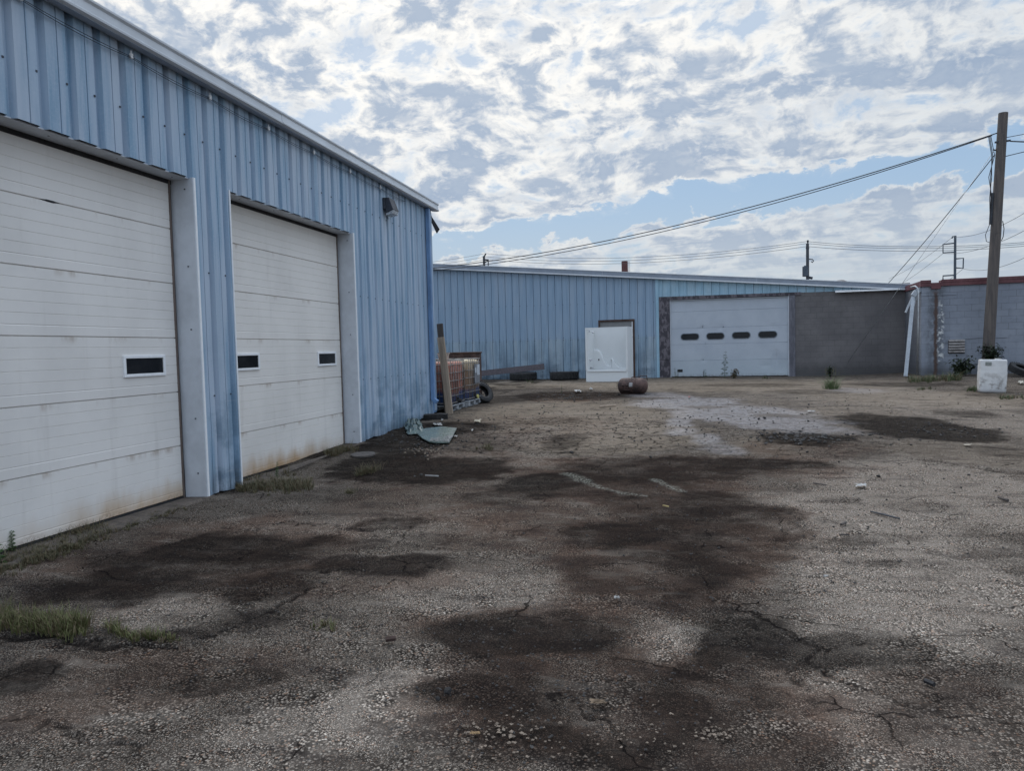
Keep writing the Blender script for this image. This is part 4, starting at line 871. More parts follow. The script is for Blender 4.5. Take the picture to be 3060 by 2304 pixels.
for lb, p, q in (('thin line from the top of the transmission pole up to the right', (2846, 708), (3130, 592)), ('line from the upper left arm of the transmission pole', (2818, 757), (3130, 650)), ('line from the right arm of the transmission pole', (2878, 803), (3130, 733)), ('lowest line from the transmission pole past the wooden pole', (2818, 838), (3130, 806))):
    a = far(*p, Y3); b = far(*q, 60.0); c_ = far(p[0] - 190, p[1] + 125, 150)
    wire('transmission_line', lb, cat(c_, a, .5, 8) + cat(a, b, .8, 16)[1:], .02, 'cable2', 'power line')
YC = 90.0; a = far(1857, 781, YC); b = far(1876, 781, YC); ck_ = thing('chimney_stack', 'reddish brown round stack with a ladder rising beyond the back roof', 'chimney', ((a[0] + b[0]) / 2, YC, .3))
rr = (b[0] - a[0]) / 2
mb = MB(); mb.lathe([(rr, 0), (rr, a[2] - .3), (rr * .85, a[2] - .3), (rr * .85, a[2] - 1.0)], 20); mb.build('stack', M_['brick_red'], ck_, smooth=True, auto=40)
mb = MB()
for xx in (rr + .08, rr + .22): mb.tube([(xx, 0, .2), (xx, 0, a[2] - .3)], .015, 5)
for k in range(22): mb.tube([(rr + .08, 0, a[2] - .4 - k * .36), (rr + .22, 0, a[2] - .4 - k * .36)], .012, 4)
mb.build('ladder', M_['brick_red'], ck_)

# ================================================================== yard objects
def wob_box(nx, ny, nz, size, round_=.03, amp=.0, seed=0, bulge=0.0):
    """subdivided rounded box as MB, centred in x, y, base at z = 0"""
    mb = MB(); L, D, Hh = size
    def P(a, b, c):
        x, y, z = (a - .5) * L, (b - .5) * D, c * Hh
        k = 1 + bulge * math.sin(math.pi * min(max(c, 0), 1)); x *= k; y *= k
        rx = L / 2 - round_; ry = D / 2 - round_; rz = Hh / 2 - round_
        q = Vector((max(-rx, min(rx, x)), max(-ry, min(ry, y)), max(-rz, min(rz, z - Hh / 2)))); v = Vector((x, y, z - Hh / 2)) - q
        if v.length > 1e-6 and v.length > round_: v = v.normalized() * max(round_, min(v.length, round_ + bulge * L))
        r = q + v + Vector((0, 0, Hh / 2))
        if amp: r += amp * Vector((mnoise.noise(r * 5 + Vector((seed, 0, 0))), mnoise.noise(r * 5 + Vector((0, seed, 9))), mnoise.noise(r * 5 + Vector((4, 0, seed)))))
        return r
    def grid(fn, n, m_):
        vs = [fn(i / n, j / m_) for i in range(n + 1) for j in range(m_ + 1)]
        mb.add(vs, [(i * (m_ + 1) + j, (i + 1) * (m_ + 1) + j, (i + 1) * (m_ + 1) + j + 1, i * (m_ + 1) + j + 1) for i in range(n) for j in range(m_)])
    for c in (0, 1): grid(lambda a, b: P(a, b, c), nx, ny)
    for c in (0, 1): grid(lambda a, b: P(a, c, b), nx, nz)
    for c in (0, 1): grid(lambda a, b: P(c, a, b), ny, nz)
    return mb
import bmesh
def weld(o, d=.0008):
    bm = bmesh.new(); bm.from_mesh(o.data); bmesh.ops.remove_doubles(bm, verts=bm.verts, dist=d); bmesh.ops.recalc_face_normals(bm, faces=bm.faces); bm.to_mesh(o.data); bm.free(); return o

# --- IBC totes
def tote_material(name, top, mid, seed):
    m, g = new_mat(name)
    x, y, z = g.sep(g.oc)
    n = g.noise(g.vm('ADD', g.scale(g.oc, (3.2, 3.2, .7)), (seed, 0, 0)), 1.0, 5, .6); n2 = g.noise(g.oc, 12, 4, .6)
    zz_ = g.m('ADD', z, g.m('MULTIPLY', g.m('SUBTRACT', n, .5), .35))
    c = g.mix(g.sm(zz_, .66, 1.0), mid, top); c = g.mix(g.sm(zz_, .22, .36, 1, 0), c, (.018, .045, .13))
    c = g.mix(g.sm(n, .52, .66, 0, .65), c, (.055, .026, .020)); c = g.mix(g.sm(n2, .55, .75, 0, .4), c, (.02, .013, .012))
    g.put(g.b.inputs['Base Color'], c); g.b.inputs['Roughness'].default_value = .42; return m
def tote(label, cx, cy, rz, tm, with_label):
    z0 = float(gz(cx, cy)) - .01; t = thing('liquid_tote', label, 'liquid tote', (cx, cy, z0), rz, 'caged liquid totes')
    b = wob_box(10, 10, 10, (.96, 1.06, .98), .07, .006, cx + cy).build('tank', tm, t, smooth=True); b.location = (0, 0, .15); weld(b)
    mb = MB(); r = .008; L, D = .5, .55
    for z in (.20, .36, .52, .70, .88, 1.06, 1.15):
        loop = []
        for sx, sy, a0 in ((1, 1, 0), (-1, 1, 90), (-1, -1, 180), (1, -1, 270)):
            for k in range(4): an = R(a0 + 30 * k); loop.append((sx * (L - .06) + .06 * math.cos(an), sy * (D - .06) + .06 * math.sin(an), z))
        mb.tube(loop + [loop[0]], r * (1.35 if z in (.20, 1.15) else 1), 6)
    for q in (-.40, -.24, -.08, .08, .24, .40):
        for sx in (-1, 1): mb.tube([(sx * (L - .012), q * 1.1, .17), (sx * (L - .012), q * 1.1, 1.15)], r, 6)
        for sy in (-1, 1): mb.tube([(q * 1.0, sy * (D - .012), .17), (q * 1.0, sy * (D - .012), 1.15)], r, 6)
    for q in (-.2, .2): mb.tube([(q, -D, 1.16), (q, D, 1.16)], r, 6)
    mb.build('cage', M_['cage'], t, smooth=True)
    mb = MB()
    for x in (-.40, 0, .40): mb.box((x - .05, -.55, 0), (x + .05, .55, .03))
    for x in (-.42, 0, .42):
        for y in (-.47, 0, .47): mb.box((x - .075, y - .075, .03), (x + .075, y + .075, .12))
    mb.box((-.5, -.55, .12), (.5, .55, .15)); mb.build('pallet', M_['tote_pallet'], t, bevel=.008)
    v = MB(); v.tube([(.45, 0, .24), (.56, 0, .22)], .045, 12); v.box((.47, -.035, .24), (.53, .035, .30)); vv = v.build('valve', M_['dark'], t)
    v = MB(); v.tube([(.555, 0, .22), (.585, 0, .22)], .052, 14); v.build('valve_cap', M_['valve_yellow'] if with_label else M_['dark'], vv)
    mb = MB(); mb.lathe([(0, 1.17), (.08, 1.17), (.085, 1.15), (.085, 1.12)], 16); mb.build('lid', M_['dark'], t, smooth=False)
    if with_label:
        mb = MB(); mb.box((.503, -.02, .54), (.508, .46, 1.02)); pl_ = mb.build('label_plate', M_['galv_plate'], t)
        mb = MB(); mb.box((.5085, .20, .74), (.510, .44, 1.00)); mb.box((.5085, .03, .80), (.510, .14, .93)); mb.build('paper_label', M_['paper'], pl_)
    return t
M_['cage'] = simple('cage_steel', (.27, .26, .25), .5, .5, .45, 8)
M_['tote_pallet'] = simple('tote_pallet_grey', (.30, .32, .34), .6, 0, .3, 5)
M_['valve_yellow'] = simple('valve_cap_yellow', (.50, .46, .16), .6, 0, .3)
M_['galv_plate'] = simple('label_plate', (.20, .21, .23), .45, .3, .25, 4)
M_['paper'] = simple('paper_label', (.46, .50, .54), .7, 0, .25, 12)
M_['toteA'] = tote_material('tote_brown', (.46, .19, .13), (.27, .105, .072), 0)
M_['toteB'] = tote_material('tote_cream', (.66, .54, .35), (.20, .125, .075), 7)
tote('caged tote stained reddish brown, nearer the blue wall corner', -5.45, 15.62, 0, M_['toteA'], False)
tote('caged tote with cream plastic and a grey label plate, behind the brown one', -5.37, 16.76, 0, M_['toteB'], True)
# --- rusty brown bin behind the totes
bn = thing('brown_bin', 'dark rusty brown open bin standing behind the totes', 'bin', (-5.52, 17.68, float(gz(-5, 18))), -.05)
mb = MB(); L, D, hh = .56, .20, 1.27
def rr_loop(L, D, r, n=6):
    pts = []
    for sx, sy, a0 in ((1, 1, 0), (-1, 1, 90), (-1, -1, 180), (1, -1, 270)):
        for k in range(n): an = R(a0 + 90 * k / (n - 1)); pts.append((sx * (L - r) + r * math.cos(an), sy * (D - r) + r * math.sin(an)))
    return pts
lo = rr_loop(L, D, .15); li = rr_loop(L - .03, D - .03, .12); n = len(lo)
mb.add([(p, q, 0) for p, q in lo] + [(p, q, hh) for p, q in lo] + [(p, q, hh) for p, q in li] + [(p, q, .06) for p, q in li], [(r_ * n + k, r_ * n + (k + 1) % n, (r_ + 1) * n + (k + 1) % n, (r_ + 1) * n + k) for r_ in range(3) for k in range(n)] + [tuple(range(3 * n, 4 * n))])
mb.build('bin_body', M_['rust'], bn)
mb = MB(); mb.tube([(p * 1.01, q * 1.01, hh) for p, q in lo + lo[:1]], .022, 6); mb.build('rim', M_['rust_dark'], bn, smooth=True)
# --- bucket on the tote
zt_ = float(gz(-5.45, 15.62)) + 1.165
bk = thing('plastic_tub', 'dirty white plastic tub standing on top of the brown tote', 'tub', (-5.27, 15.62, zt_), .25)
mb = MB(); a_ = rr_loop(.10, .13, .03, 4); b_ = rr_loop(.13, .165, .035, 4); n = len(a_)
mb.add([(p, q, 0) for p, q in a_] + [(p, q, .14) for p, q in b_] + [(p * .95, q * .95, .14) for p, q in b_] + [(p * .95, q * .95, .02) for p, q in a_], [(r_ * n + k, r_ * n + (k + 1) % n, (r_ + 1) * n + (k + 1) % n, (r_ + 1) * n + k) for r_ in range(3) for k in range(n)] + [tuple(range(n)), tuple(range(3 * n, 4 * n))])
mb.build('tub_body', simple('dirty_white', (.50, .47, .42), .5, 0, .4, 9, c2=(.16, .12, .09)), bk)
mb = MB(); mb.tube([(p * 1.03, q * 1.03, .14) for p, q in b_ + b_[:1]], .009, 5); mb.build('rim', M_['white_bit'], bk)
mb = MB(); mb.box((-.085, -.158, .035), (.0, -.150, .105)); mb.build('dark_label', M_['dark'], bk)
# --- planks
def plank(label, p, q, w, h, up, mat, name='leaning_plank', cat_='plank'):
    p, q = Vector(p), Vector(q); o = thing(name, label, cat_, p); a = (q - p); L = a.length
    o.rotation_euler = Matrix((a.normalized().cross(Vector(up)).normalized(), (a.normalized().cross(Vector(up)).normalized()).cross(a.normalized()) * -1, a.normalized())).transposed().to_euler()
    mb = MB(); n = 14; vs = []
    for i in range(n + 1):
        t = i / n; e = .006 * mnoise.noise(Vector((t * 6, L, 1))) + .01 * math.sin(t * 3.1) * .6
        for sx, sy in ((-1, -1), (1, -1), (1, 1), (-1, 1)):
            j = .004 * mnoise.noise(Vector((t * 14, sx * 3, sy * 3)))
            vs.append((sx * w / 2 + e + j, sy * h / 2 + j, L * t + (.02 * mnoise.noise(Vector((sx, sy, 5))) if i in (0, n) else 0)))
    mb.add(vs, [(4 * i + k, 4 * i + (k + 1) % 4, 4 * i + 4 + (k + 1) % 4, 4 * i + 4 + k) for i in range(n) for k in range(4)] + [(3, 2, 1, 0), (4 * n, 4 * n + 1, 4 * n + 2, 4 * n + 3)])
    me = mb.build('board', mat, o, bevel=.004); return o
g1 = gp(1340, 1231)
plank('weathered brown plank leaning on the corner in front of the totes', (-4.915, 14.86, float(gz(-4.9, 14.86)) - .01), (-5.06, 14.84, 1.90), .155, .06, (0, -1, 0.1), M_['timber'])
plank('dark split plank standing behind the brown one at the wall corner', (-5.00, 14.96, .20), (-5.10, 14.92, 2.20), .13, .05, (0, -1, .1), M_['timber_dark'])
plank('long grey beam lying against the back wall with one end on a tyre', (-10.2, 28.95, .42), (-5.30, 28.40, .86), .06, .24, (0, 0, 1), M_['beam'], 'long_beam', 'beam')
# --- timber block at the wall
tb = np.array([-4.93, 14.02, float(gz(-4.93, 14.02)) - .01]); o = thing('timber_block', 'blackened timber block lying at the foot of the blue wall corner', 'timber', tb, .25)
b = wob_box(8, 4, 3, (.50, .22, .12), .012, .02, 3).build('block', M_['asphalt_chunk'], o); weld(b)
# --- tyres
def tyre_mesh(name_parent, Ro, Ri, w, lugs, loc, rot, label, lug=.02):
    t = thing('tyre', label, 'tyre', loc, 0, 'scrap tyres', rot=rot)
    prof = [(Ri, -w * .36), (Ri + .02, -w * .46), (Ri + (Ro - Ri) * .45, -w * .5), (Ro - .05, -w * .47), (Ro - .012, -w * .40), (Ro, -w * .25), (Ro, w * .25), (Ro - .012, w * .40), (Ro - .05, w * .47), (Ri + (Ro - Ri) * .45, w * .5), (Ri + .02, w * .46), (Ri, w * .36), (Ri + .03, w * .30), (Ro - .06, w * .3), (Ro - .06, -w * .3), (Ri + .03, -w * .30), (Ri, -w * .36)]
    mb = MB(); mb.lathe(prof, 48); mb.build('carcass', M_['tyre'], t, smooth=True, auto=35)
    mb = MB()
    for k in range(lugs):
        for sgn in (-1, 1):
            a = 6.28318 * (k + (.5 if sgn > 0 else 0)) / lugs; Mx = Matrix.Rotation(a, 4, 'Z') @ Matrix.Translation((Ro + lug / 2 - .004, 0, sgn * w * .21)) @ Matrix.Rotation(sgn * .5, 4, 'X')
            mb.box((-lug / 2, -.030, -w * .22), (lug / 2, .030, w * .22), Mx)
    mb.build('tread', M_['tyre'], t, bevel=.004)
    return t
ta = gp(1555, 1137); tbp = gp(1680, 1137)
tyre_mesh('a', .54, .30, .30, 30, (ta[0], ta[1] + .56, gz(*ta[:2]) + .15), (R(1), R(-1), .3), 'big black tyre lying flat under the long beam')
tyre_mesh('b', .55, .30, .33, 26, (tbp[0], tbp[1] + .57, gz(*tbp[:2]) + .165), (R(-1), R(1), 1.1), 'big black tyre lying flat next to the white shower unit')
tc = gp(1450, 1203); tyre_mesh('c', .30, .16, .19, 30, (-4.90, 17.50, float(gz(-4.8, 17.4)) + .25), (R(58), R(0), R(62)), 'worn tyre leaning on the far tote', .010)
td = gp(3060, 1128); tyre_mesh('d', .34, .19, .22, 28, (td[0] + .15, td[1] + .5, gz(*td[:2]) + .20), (R(25), R(8), R(20)), 'black tyre by the block wall at the right edge', .012)
# --- shower tub unit
L0 = gp(1751, 1140); R0 = gp(1878, 1140); ang = math.atan2(R0[1] - L0[1], R0[0] - L0[0]) * .6
SW, SH, SDp = 1.56, 1.985, .78
su = thing('shower_unit', 'white fibreglass bathtub shower surround standing before the back door', 'shower unit', ((L0[0] + R0[0]) / 2, (L0[1] + R0[1]) / 2, float(gz(*L0[:2])) - .01), ang)
mb = MB(); hw = SW / 2; ap = .43
# front flange ring, apron, tub floor, sides, back
mb.box((-hw, 0, 0), (hw, .05, ap)); mb.box((-hw, -.02, ap), (-hw + .06, .035, SH)); mb.box((hw - .06, -.02, ap), (hw, .035, SH)); mb.box((-hw + .06, -.02, SH - .06), (hw - .06, .035, SH)); mb.box((-hw + .06, .0, ap), (-hw + .075, .035, SH - .06)); mb.box((hw - .075, .0, ap), (hw - .06, .035, SH - .06)); mb.box((-hw + .06, -.03, ap - .06), (hw - .06, -.0005, ap - .012))
mb.box((-hw + .075, .05, ap - .05), (hw - .075, .13, ap)); 
def quad(a, b, c, d_): mb.add([a, b, c, d_], [(0, 1, 2, 3)])
xi, xo = -hw + .075, hw - .075; bi = .055
quad((xi, .035, ap), (xi + bi, SDp, ap), (xi + bi, SDp, SH - .06), (xi, .035, SH - .06)); quad((xo, .035, ap), (xo - bi, SDp, ap), (xo - bi, SDp, SH - .06), (xo, .035, SH - .06))
quad((xi + bi, SDp, .12), (xo - bi, SDp, .12), (xo - bi, SDp, SH - .02), (xi + bi, SDp, SH - .02)); quad((xi, .13, .12), (xo, .13, .12), (xo - bi, SDp, .12), (xi + bi, SDp, .12)); quad((xi, .13, .12), (xo, .13, .12), (xo, .13, ap), (xi, .13, ap))
quad((xi, .13, .12), (xi + bi, SDp, .12), (xi + bi, SDp, ap), (xi, .035, ap)); quad((xo, .13, .12), (xo - bi, SDp, .12), (xo - bi, SDp, ap), (xo, .035, ap))
mb.box((-hw, .035, 0), (-hw + .008, SDp + .02, SH)); mb.box((hw - .008, .035, 0), (hw, SDp + .02, SH)); mb.box((-hw + .008, SDp + .012, 0), (hw - .008, SDp + .02, SH))
mb.build('shell', M_['fibreglass'], su)
k_ = .00205; cv = [((x - 300) * k_ - hw, (1308 - y) * k_) for x, y in ((352, 740), (400, 741), (440, 747), (470, 768), (495, 805), (520, 858), (545, 915), (570, 965), (590, 1012), (605, 1034), (640, 1040), (668, 1034), (670, 1000), (671, 950), (674, 915), (688, 905), (706, 912), (725, 938), (755, 985), (790, 1032), (825, 1062), (870, 1079), (1020, 1086))]
cv = [(max(xi + .02, p), q + .02) for p, q in cv]; nn = []
for i in range(len(cv)):
    a_, b_ = cv[max(i - 1, 0)], cv[min(i + 1, len(cv) - 1)]; t_x, t_z = b_[0] - a_[0], b_[1] - a_[1]; l_ = math.hypot(t_x, t_z); nn.append((-t_z / l_, t_x / l_))
mb = MB(); rws = [(0, SDp), (0, SDp - .085), (.008, SDp - .105), (.026, SDp - .118), (.05, SDp - .122)]; vs = []
for (p, q), (n_x, n_z) in zip(cv, nn): vs += [(p - n_x * o_, y_, q - n_z * o_) for o_, y_ in rws] + [(p, SDp - .122, .13)]
k5 = len(rws) + 1
mb.add(vs, [(i * k5 + k, (i + 1) * k5 + k, (i + 1) * k5 + k + 1, i * k5 + k + 1) for i in range(len(cv) - 1) for k in range(k5 - 1)])
mb.build('moulded_ledge', M_['fibreglass'], su, smooth=True, auto=60)
mb = MB(); mb.tube([(xi + .02, .20, 1.86), (xi + .10, .22, 1.85), (xi + .14, .23, 1.82)], .010, 8); mb.tube([(xi + .13, .23, 1.835), (xi + .165, .235, 1.79)], [.016, .032], 12); mb.lathe([(0, .02), (.03, .015), (.035, 0)], 14, Matrix.Translation((xi + .01, .20, 1.86)) @ Matrix.Rotation(R(90), 4, 'Y')); mb.build('shower_head', M_['chrome'], su, smooth=True)
mb = MB(); mb.lathe([(0, .06), (.03, .055), (.045, .01), (.05, 0)], 14, Matrix.Translation((xi + .02, .25, .80)) @ Matrix.Rotation(R(90), 4, 'Y')); mb.tube([(xi + .07, .25, .80), (xi + .10, .22, .80)], .012, 8); mb.build('tap', M_['chrome'], su, smooth=True)
mb = MB(); mb.tube([(xi + .02, .25, .505), (xi + .14, .25, .50), (xi + .16, .25, .475)], [.03, .026, .022], 10); mb.build('spout', M_['chrome'], su, smooth=True)
mb = MB(); mb.lathe([(0, .004), (.025, .004), (.03, 0)], 12, Matrix.Translation((-hw + .33, SDp - .163, .80)) @ Matrix.Rotation(R(90), 4, 'X')); mb.build('valve_hole', M_['dark'], su)
# --- rusty tank
t0 = gp(1848, 1172); t1_ = gp(1931, 1176); tcn = (gp(1890, 1177)) ; rt = .225
tk = thing('rusty_tank', 'rusty brown steel tank lying on its side in front of the shower unit', 'tank', (tcn[0], tcn[1] + .16, float(gz(tcn[0], tcn[1] + .16)) + rt - .02), R(-16))
Mx = Matrix.Rotation(R(90), 4, 'Y'); Lh = .40
prof = [(0, -Lh - .02)] + [(rt * math.sin(R(a)), -Lh + .13 - .15 * math.cos(R(a))) for a in (15, 30, 45, 60, 75, 90)] + [(rt + .004, -.005), (rt + .004, .005), (rt, .01)] + [(rt * math.sin(R(a)), Lh - .13 - .15 * math.cos(R(a))) for a in (90, 105, 120, 135, 150, 165)] + [(0, Lh + .02)]
mb = MB(); mb.lathe(prof, 32, Mx); mb.build('body', M_['rust'], tk, smooth=True, auto=50)
mb = MB(); pts = []
for k in range(33):
    a = 6.28318 * k / 32; pts.append((.04 - .10 * math.cos(a + .6), (rt + .006) * math.cos(a), (rt + .006) * math.sin(a)))
mb.tube(pts, .008, 5); mb.build('band', M_['rust_dark'], tk, smooth=True)
mb = MB(); pts = [(x, -(rt + .006) * math.cos(R(a)), (rt + .006) * math.sin(R(a)) * 1.0) for a in (-2, 8, 18, 28) for x in (-.03, .07)]
mb.add(pts, [(0, 1, 3, 2), (2, 3, 5, 4), (4, 5, 7, 6)]); mb.build('label_plate', M_['label_grey'] if 'label_grey' in M_ else simple('label_grey', (.30, .29, .28), .5, 0, .3, 14), tk)
mb = MB()
for q in (-.20, -.08): mb.tube([(q, -rt * .98, .04), (q - .02, -rt - .03, .05), (q + .03, -rt - .035, .02)], .018, 6)
mb.tube([(-.22, -rt * .9, -.09), (-.05, -rt - .02, -.10), (0, -rt - .02, -.095)], .014, 6); mb.build('fitting', M_['rust_dark'], tk, smooth=True)
mb = MB(); mb.beam((-.36, -.10, -rt + .01), (.10, -.13, -rt + .01), .05, .03); mb.beam((-.36, .10, -rt + .01), (.10, .13, -rt + .01), .05, .03); mb.build('foot_rail', M_['rust_dark'], tk)
mb = MB(); mb.tube([(.12, .12, rt * .86), (.16, .20, rt + .05), (.34, .20, rt + .05), (.37, .14, rt * .72)], .014, 6); mb.tube([(-.10, .1, rt * .9), (-.05, .14, rt + .02), (.12, .16, rt + .03)], .012, 6); mb.build('pipe', M_['rust_dark'], tk, smooth=True)
# --- white plastic container by the pole
c0 = gp(2929, 1173); c1 = gp(3010, 1175); cc = (c0 + c1) / 2
pc = thing('plastic_container', 'worn white plastic container with grooved bulging sides in front of the utility pole', 'container', (cc[0] + .06, cc[1] + .28, float(gz(cc[0], cc[1] + .2)) - .015), R(-14), rot=(R(-1.5), R(1.5), R(-14)))
m, g = new_mat('white_hdpe'); x, y, z = g.sep(g.oc); n = g.noise(g.oc, 2.2, 6, .62); n2 = g.noise(g.vm('ADD', g.oc, (3, 3, 3)), 7, 5, .65)
c = g.mix(g.sm(n, .35, .7), (.66, .655, .64), (.50, .50, .50)); c = g.mix(g.m('MULTIPLY', g.sm(n2, .48, .66), g.sm(z, .05, .62, .9, .1)), c, (.17, .15, .13)); c = g.mix(g.sm(z, .0, .12, .6, 0), c, (.20, .20, .20))
g.put(g.b.inputs['Base Color'], c); g.b.inputs['Roughness'].default_value = .42
mb = wob_box(14, 10, 24, (.54, .46, .80), .06, .004, 2, .035)
zgv = (.262, .53)
mb.v = [tuple(c_ * (1 - .018 * sum(math.exp(-((p[2] - q) / .012) ** 2) for q in zgv)) if i < 2 else c_ for i, c_ in enumerate(p)) for p in mb.v]
b = mb.build('body', m, pc, smooth=True); weld(b)
mb = MB(); mb.box((-.17, -.248, .655), (-.045, -.242, .735)); mb.build('sticker', simple('grey_sticker', (.22, .235, .22), .6, 0, .3, 20), pc)
mb = MB(); mb.lathe([(0, .03), (.07, .03), (.075, 0)], 16, Matrix.Translation((.12, .08, .80))); mb.build('cap', M_['white_bit'], pc)

# --- broken glass panel, crumpled sheet, lid
pg = [gp(x, y, .03) for x, y in ((1237, 1286), (1270, 1281), (1320, 1278), (1365, 1283), (1352, 1306), (1342, 1323), (1305, 1323), (1284, 1321), (1262, 1310), (1250, 1299))]
o = thing('broken_glass_panel', 'greenish broken laminated glass panel lying flat by the blue wall', 'glass panel', pg[4])
mb = MB(); n = len(pg); cpt = sum(pg) / n; zt2 = [float(gz(p[0], p[1])) + .035 + .02 * (i in (2, 3)) for i, p in enumerate(pg)]
mb.add([(p[0], p[1], z) for p, z in zip(pg, zt2)] + [(p[0], p[1], z - .014) for p, z in zip(pg, zt2)] + [(cpt[0], cpt[1], np.mean(zt2) + .006)], [(i, (i + 1) % n, 2 * n) for i in range(n)] + [(i, i + n, (i + 1) % n + n, (i + 1) % n) for i in range(n)])
mb.build('sheet', M_['green_glass'], o, world=True)
mb = MB()
for k in range(150):
    t = random.random(); a_, b_ = (pg[4], pg[5]) if random.random() < .5 else (pg[5], pg[7]); p = a_ + (b_ - a_) * t; f = abs(random.gauss(0, .16)); p = p + (cpt - p) * f; s2 = random.uniform(.004, .014)
    q = Vector((p[0], p[1], np.interp(f, [0, 1], [float(gz(p[0], p[1])) + .038, np.mean(zt2) + .006]) + .004)); Mx = Matrix.Translation(q) @ Matrix.Rotation(random.uniform(0, 6), 4, 'Z'); mb.box((-s2, -s2, 0), (s2, s2, s2), Mx)
props(mb.build('glass_crumbs', M_['white_bit'], o, world=True), kind='stuff')
mb = MB(); cr = [gp(x, y) for x, y in ((1205, 1262), (1240, 1285))]; nx_, ny_ = 22, 14
P_ = lambda a, b: gp(1203 + a * 50 + 16 * b, 1258 + b * 44 - a * 4)
vs = []
for i in range(nx_ + 1):
    for j in range(ny_ + 1):
        p = P_(i / nx_, j / ny_); e = 1 - max(abs(2 * i / nx_ - 1), abs(2 * j / ny_ - 1)) ** 3
        vs.append((p[0] + .06 * mnoise.noise(Vector((i * .7, j * .7, 0))), p[1] + .08 * mnoise.noise(Vector((i * .6, j * .9, 4))), p[2] + .02 + e * (.07 + .11 * mnoise.noise(Vector((i * .45, j * .45, 8))))))
mb.add(vs, [(i * (ny_ + 1) + j, (i + 1) * (ny_ + 1) + j, (i + 1) * (ny_ + 1) + j + 1, i * (ny_ + 1) + j + 1) for i in range(nx_) for j in range(ny_)])
o = mb.build('crumpled_sheet', M_['green_glass']); props(o, 'crumpled greenish glass sheet heaped against the foot of the blue wall', 'glass sheet')
tq = gp(1219, 1262); mb = MB(); mb.add([(tq[0] - .09, tq[1], tq[2]), (tq[0] + .10, tq[1] - .03, tq[2] + .02), (tq[0] - .03, tq[1] + .02, tq[2] + .21), (tq[0] + .02, tq[1] + .12, tq[2])], [(0, 1, 2), (1, 3, 2), (0, 2, 3)])
o = mb.build('bent_shard', M_['dark_steel']); props(o, 'small dark pointed shard standing upright beside the crumpled sheet', 'shard')
lp = gp(1085, 1362); mb = MB(); mb.lathe([(0, .03), (.15, .03), (.18, .024), (.18, 0)], 24, Matrix.Translation((lp[0], lp[1], lp[2] + .004)) @ Matrix.Rotation(.06, 4, 'X'))
o = mb.build('metal_lid', simple('lid_concrete', (.085, .075, .068), .8, 0, .3, 6)); props(o, 'round flat lid lying by the right post of the second door', 'lid')

# ------------------------------------------------------------------ litter: chunks, sticks, paper
def chunk_mesh(seed, flat=.55):
    bm = bmesh.new(); bmesh.ops.create_icosphere(bm, subdivisions=2, radius=1)
    for v in bm.verts:
        n = mnoise.noise(v.co * 1.3 + Vector((seed * 3.1, 0, 0))) * .45 + mnoise.noise(v.co * 3 + Vector((0, seed, 0))) * .18
        v.co *= 1 + n; v.co.z *= flat
    me = bpy.data.meshes.new('chunk'); bm.to_mesh(me); bm.free(); return me
cm = [chunk_mesh(i) for i in range(5)]
for me in cm: me.materials.append(M_['asphalt_chunk'])
CH = [(1708, 1354, 13, 'black squarish asphalt chunk on the crack in mid yard'), (2412, 1352, 8, 'black asphalt lump right of the wet streak'), (2507, 1381, 6, 'small black lump alone beyond the oil streak'), (2625, 1424, 10, 'pointed black lump standing above the white paper scrap'), (1944, 1367, 10, 'flat black lump at the rim of the far oil patch'),
      (2285, 1250, 9, 'black clod on the wet streak, left of two'), (2268, 1252, 8, 'black clod on the wet streak, right of two'), (1612, 1237, 6, 'dark pebble lump near the diagonal crack'), (2895, 1420, 7, 'dark flake on the gravel far right'), (1593, 1556, 4, 'tiny black stone on brown asphalt in mid yard'),
      (2645, 1740, 5, 'black pebble on pale asphalt near the white scrap'), (2978, 1737, 6, 'black pebble near the right edge'), (1338, 2068, 26, 'black broken lump in the small pothole'), (1425, 2085, 12, 'dark stone just right of the small pothole'), (1308, 2090, 17, 'grey lump just left of the pothole'), (1850, 1180, 8, 'dark clod left of the rusty tank'), (2872, 1458, 6, 'flat black piece right in the pale gravel'),
      (2605, 1420, 4, 'dark crumb left of the pointed lump'), (1250, 1330, 14, 'black clod below the broken glass panel'), (1290, 1334, 10, 'dark rubble lump near the glass panel')]
for i, (x, y, s2, lb) in enumerate(CH):
    p = gp(x, y); sz = s2 / F * math.hypot(p[0], p[1]) * .55
    o = bpy.data.objects.new('asphalt_chunk', cm[i % 5]); COL.objects.link(o); o.location = (p[0], p[1], p[2] + sz * .25); o.scale = (sz, sz * .8, sz); o.rotation_euler = (random.uniform(-.3, .3), random.uniform(-.3, .3), random.uniform(0, 6)); props(o, lb, 'asphalt chunk', 'loose asphalt chunks')
def stuff_stones(name, label, spots, mat, cat_):
    mb = MB(); base = [Vector(v) for v in ((1, 0, .1), (-.9, .2, 0), (.1, 1, 0), (0, -.9, .1), (.1, .1, .75), (0, 0, -.6))]; fs = [(0, 2, 4), (2, 1, 4), (1, 3, 4), (3, 0, 4), (2, 0, 5), (1, 2, 5), (3, 1, 5), (0, 3, 5)]
    for (x, y, rx, ry, n, s0, s1) in spots:
        for _ in range(n):
            a = random.gauss(0, .5); b = random.gauss(0, .5); p = gp(x + a * rx, min(y + b * ry, 2330)); s2 = random.uniform(s0, s1); rz = random.uniform(0, 6.28)
            Mx = Matrix.Translation((p[0], p[1], p[2] - .008 + s2 * .2)) @ Matrix.Rotation(rz, 4, 'Z') @ Matrix.Diagonal((s2, s2 * random.uniform(.6, 1), s2 * random.uniform(.5, .9), 1))
            mb.add([Mx @ (v + Vector((random.uniform(-.25, .25), random.uniform(-.25, .25), random.uniform(-.15, .15)))) for v in base], fs)
    o = mb.build(name, mat); props(o, label, cat_, kind='stuff'); return o
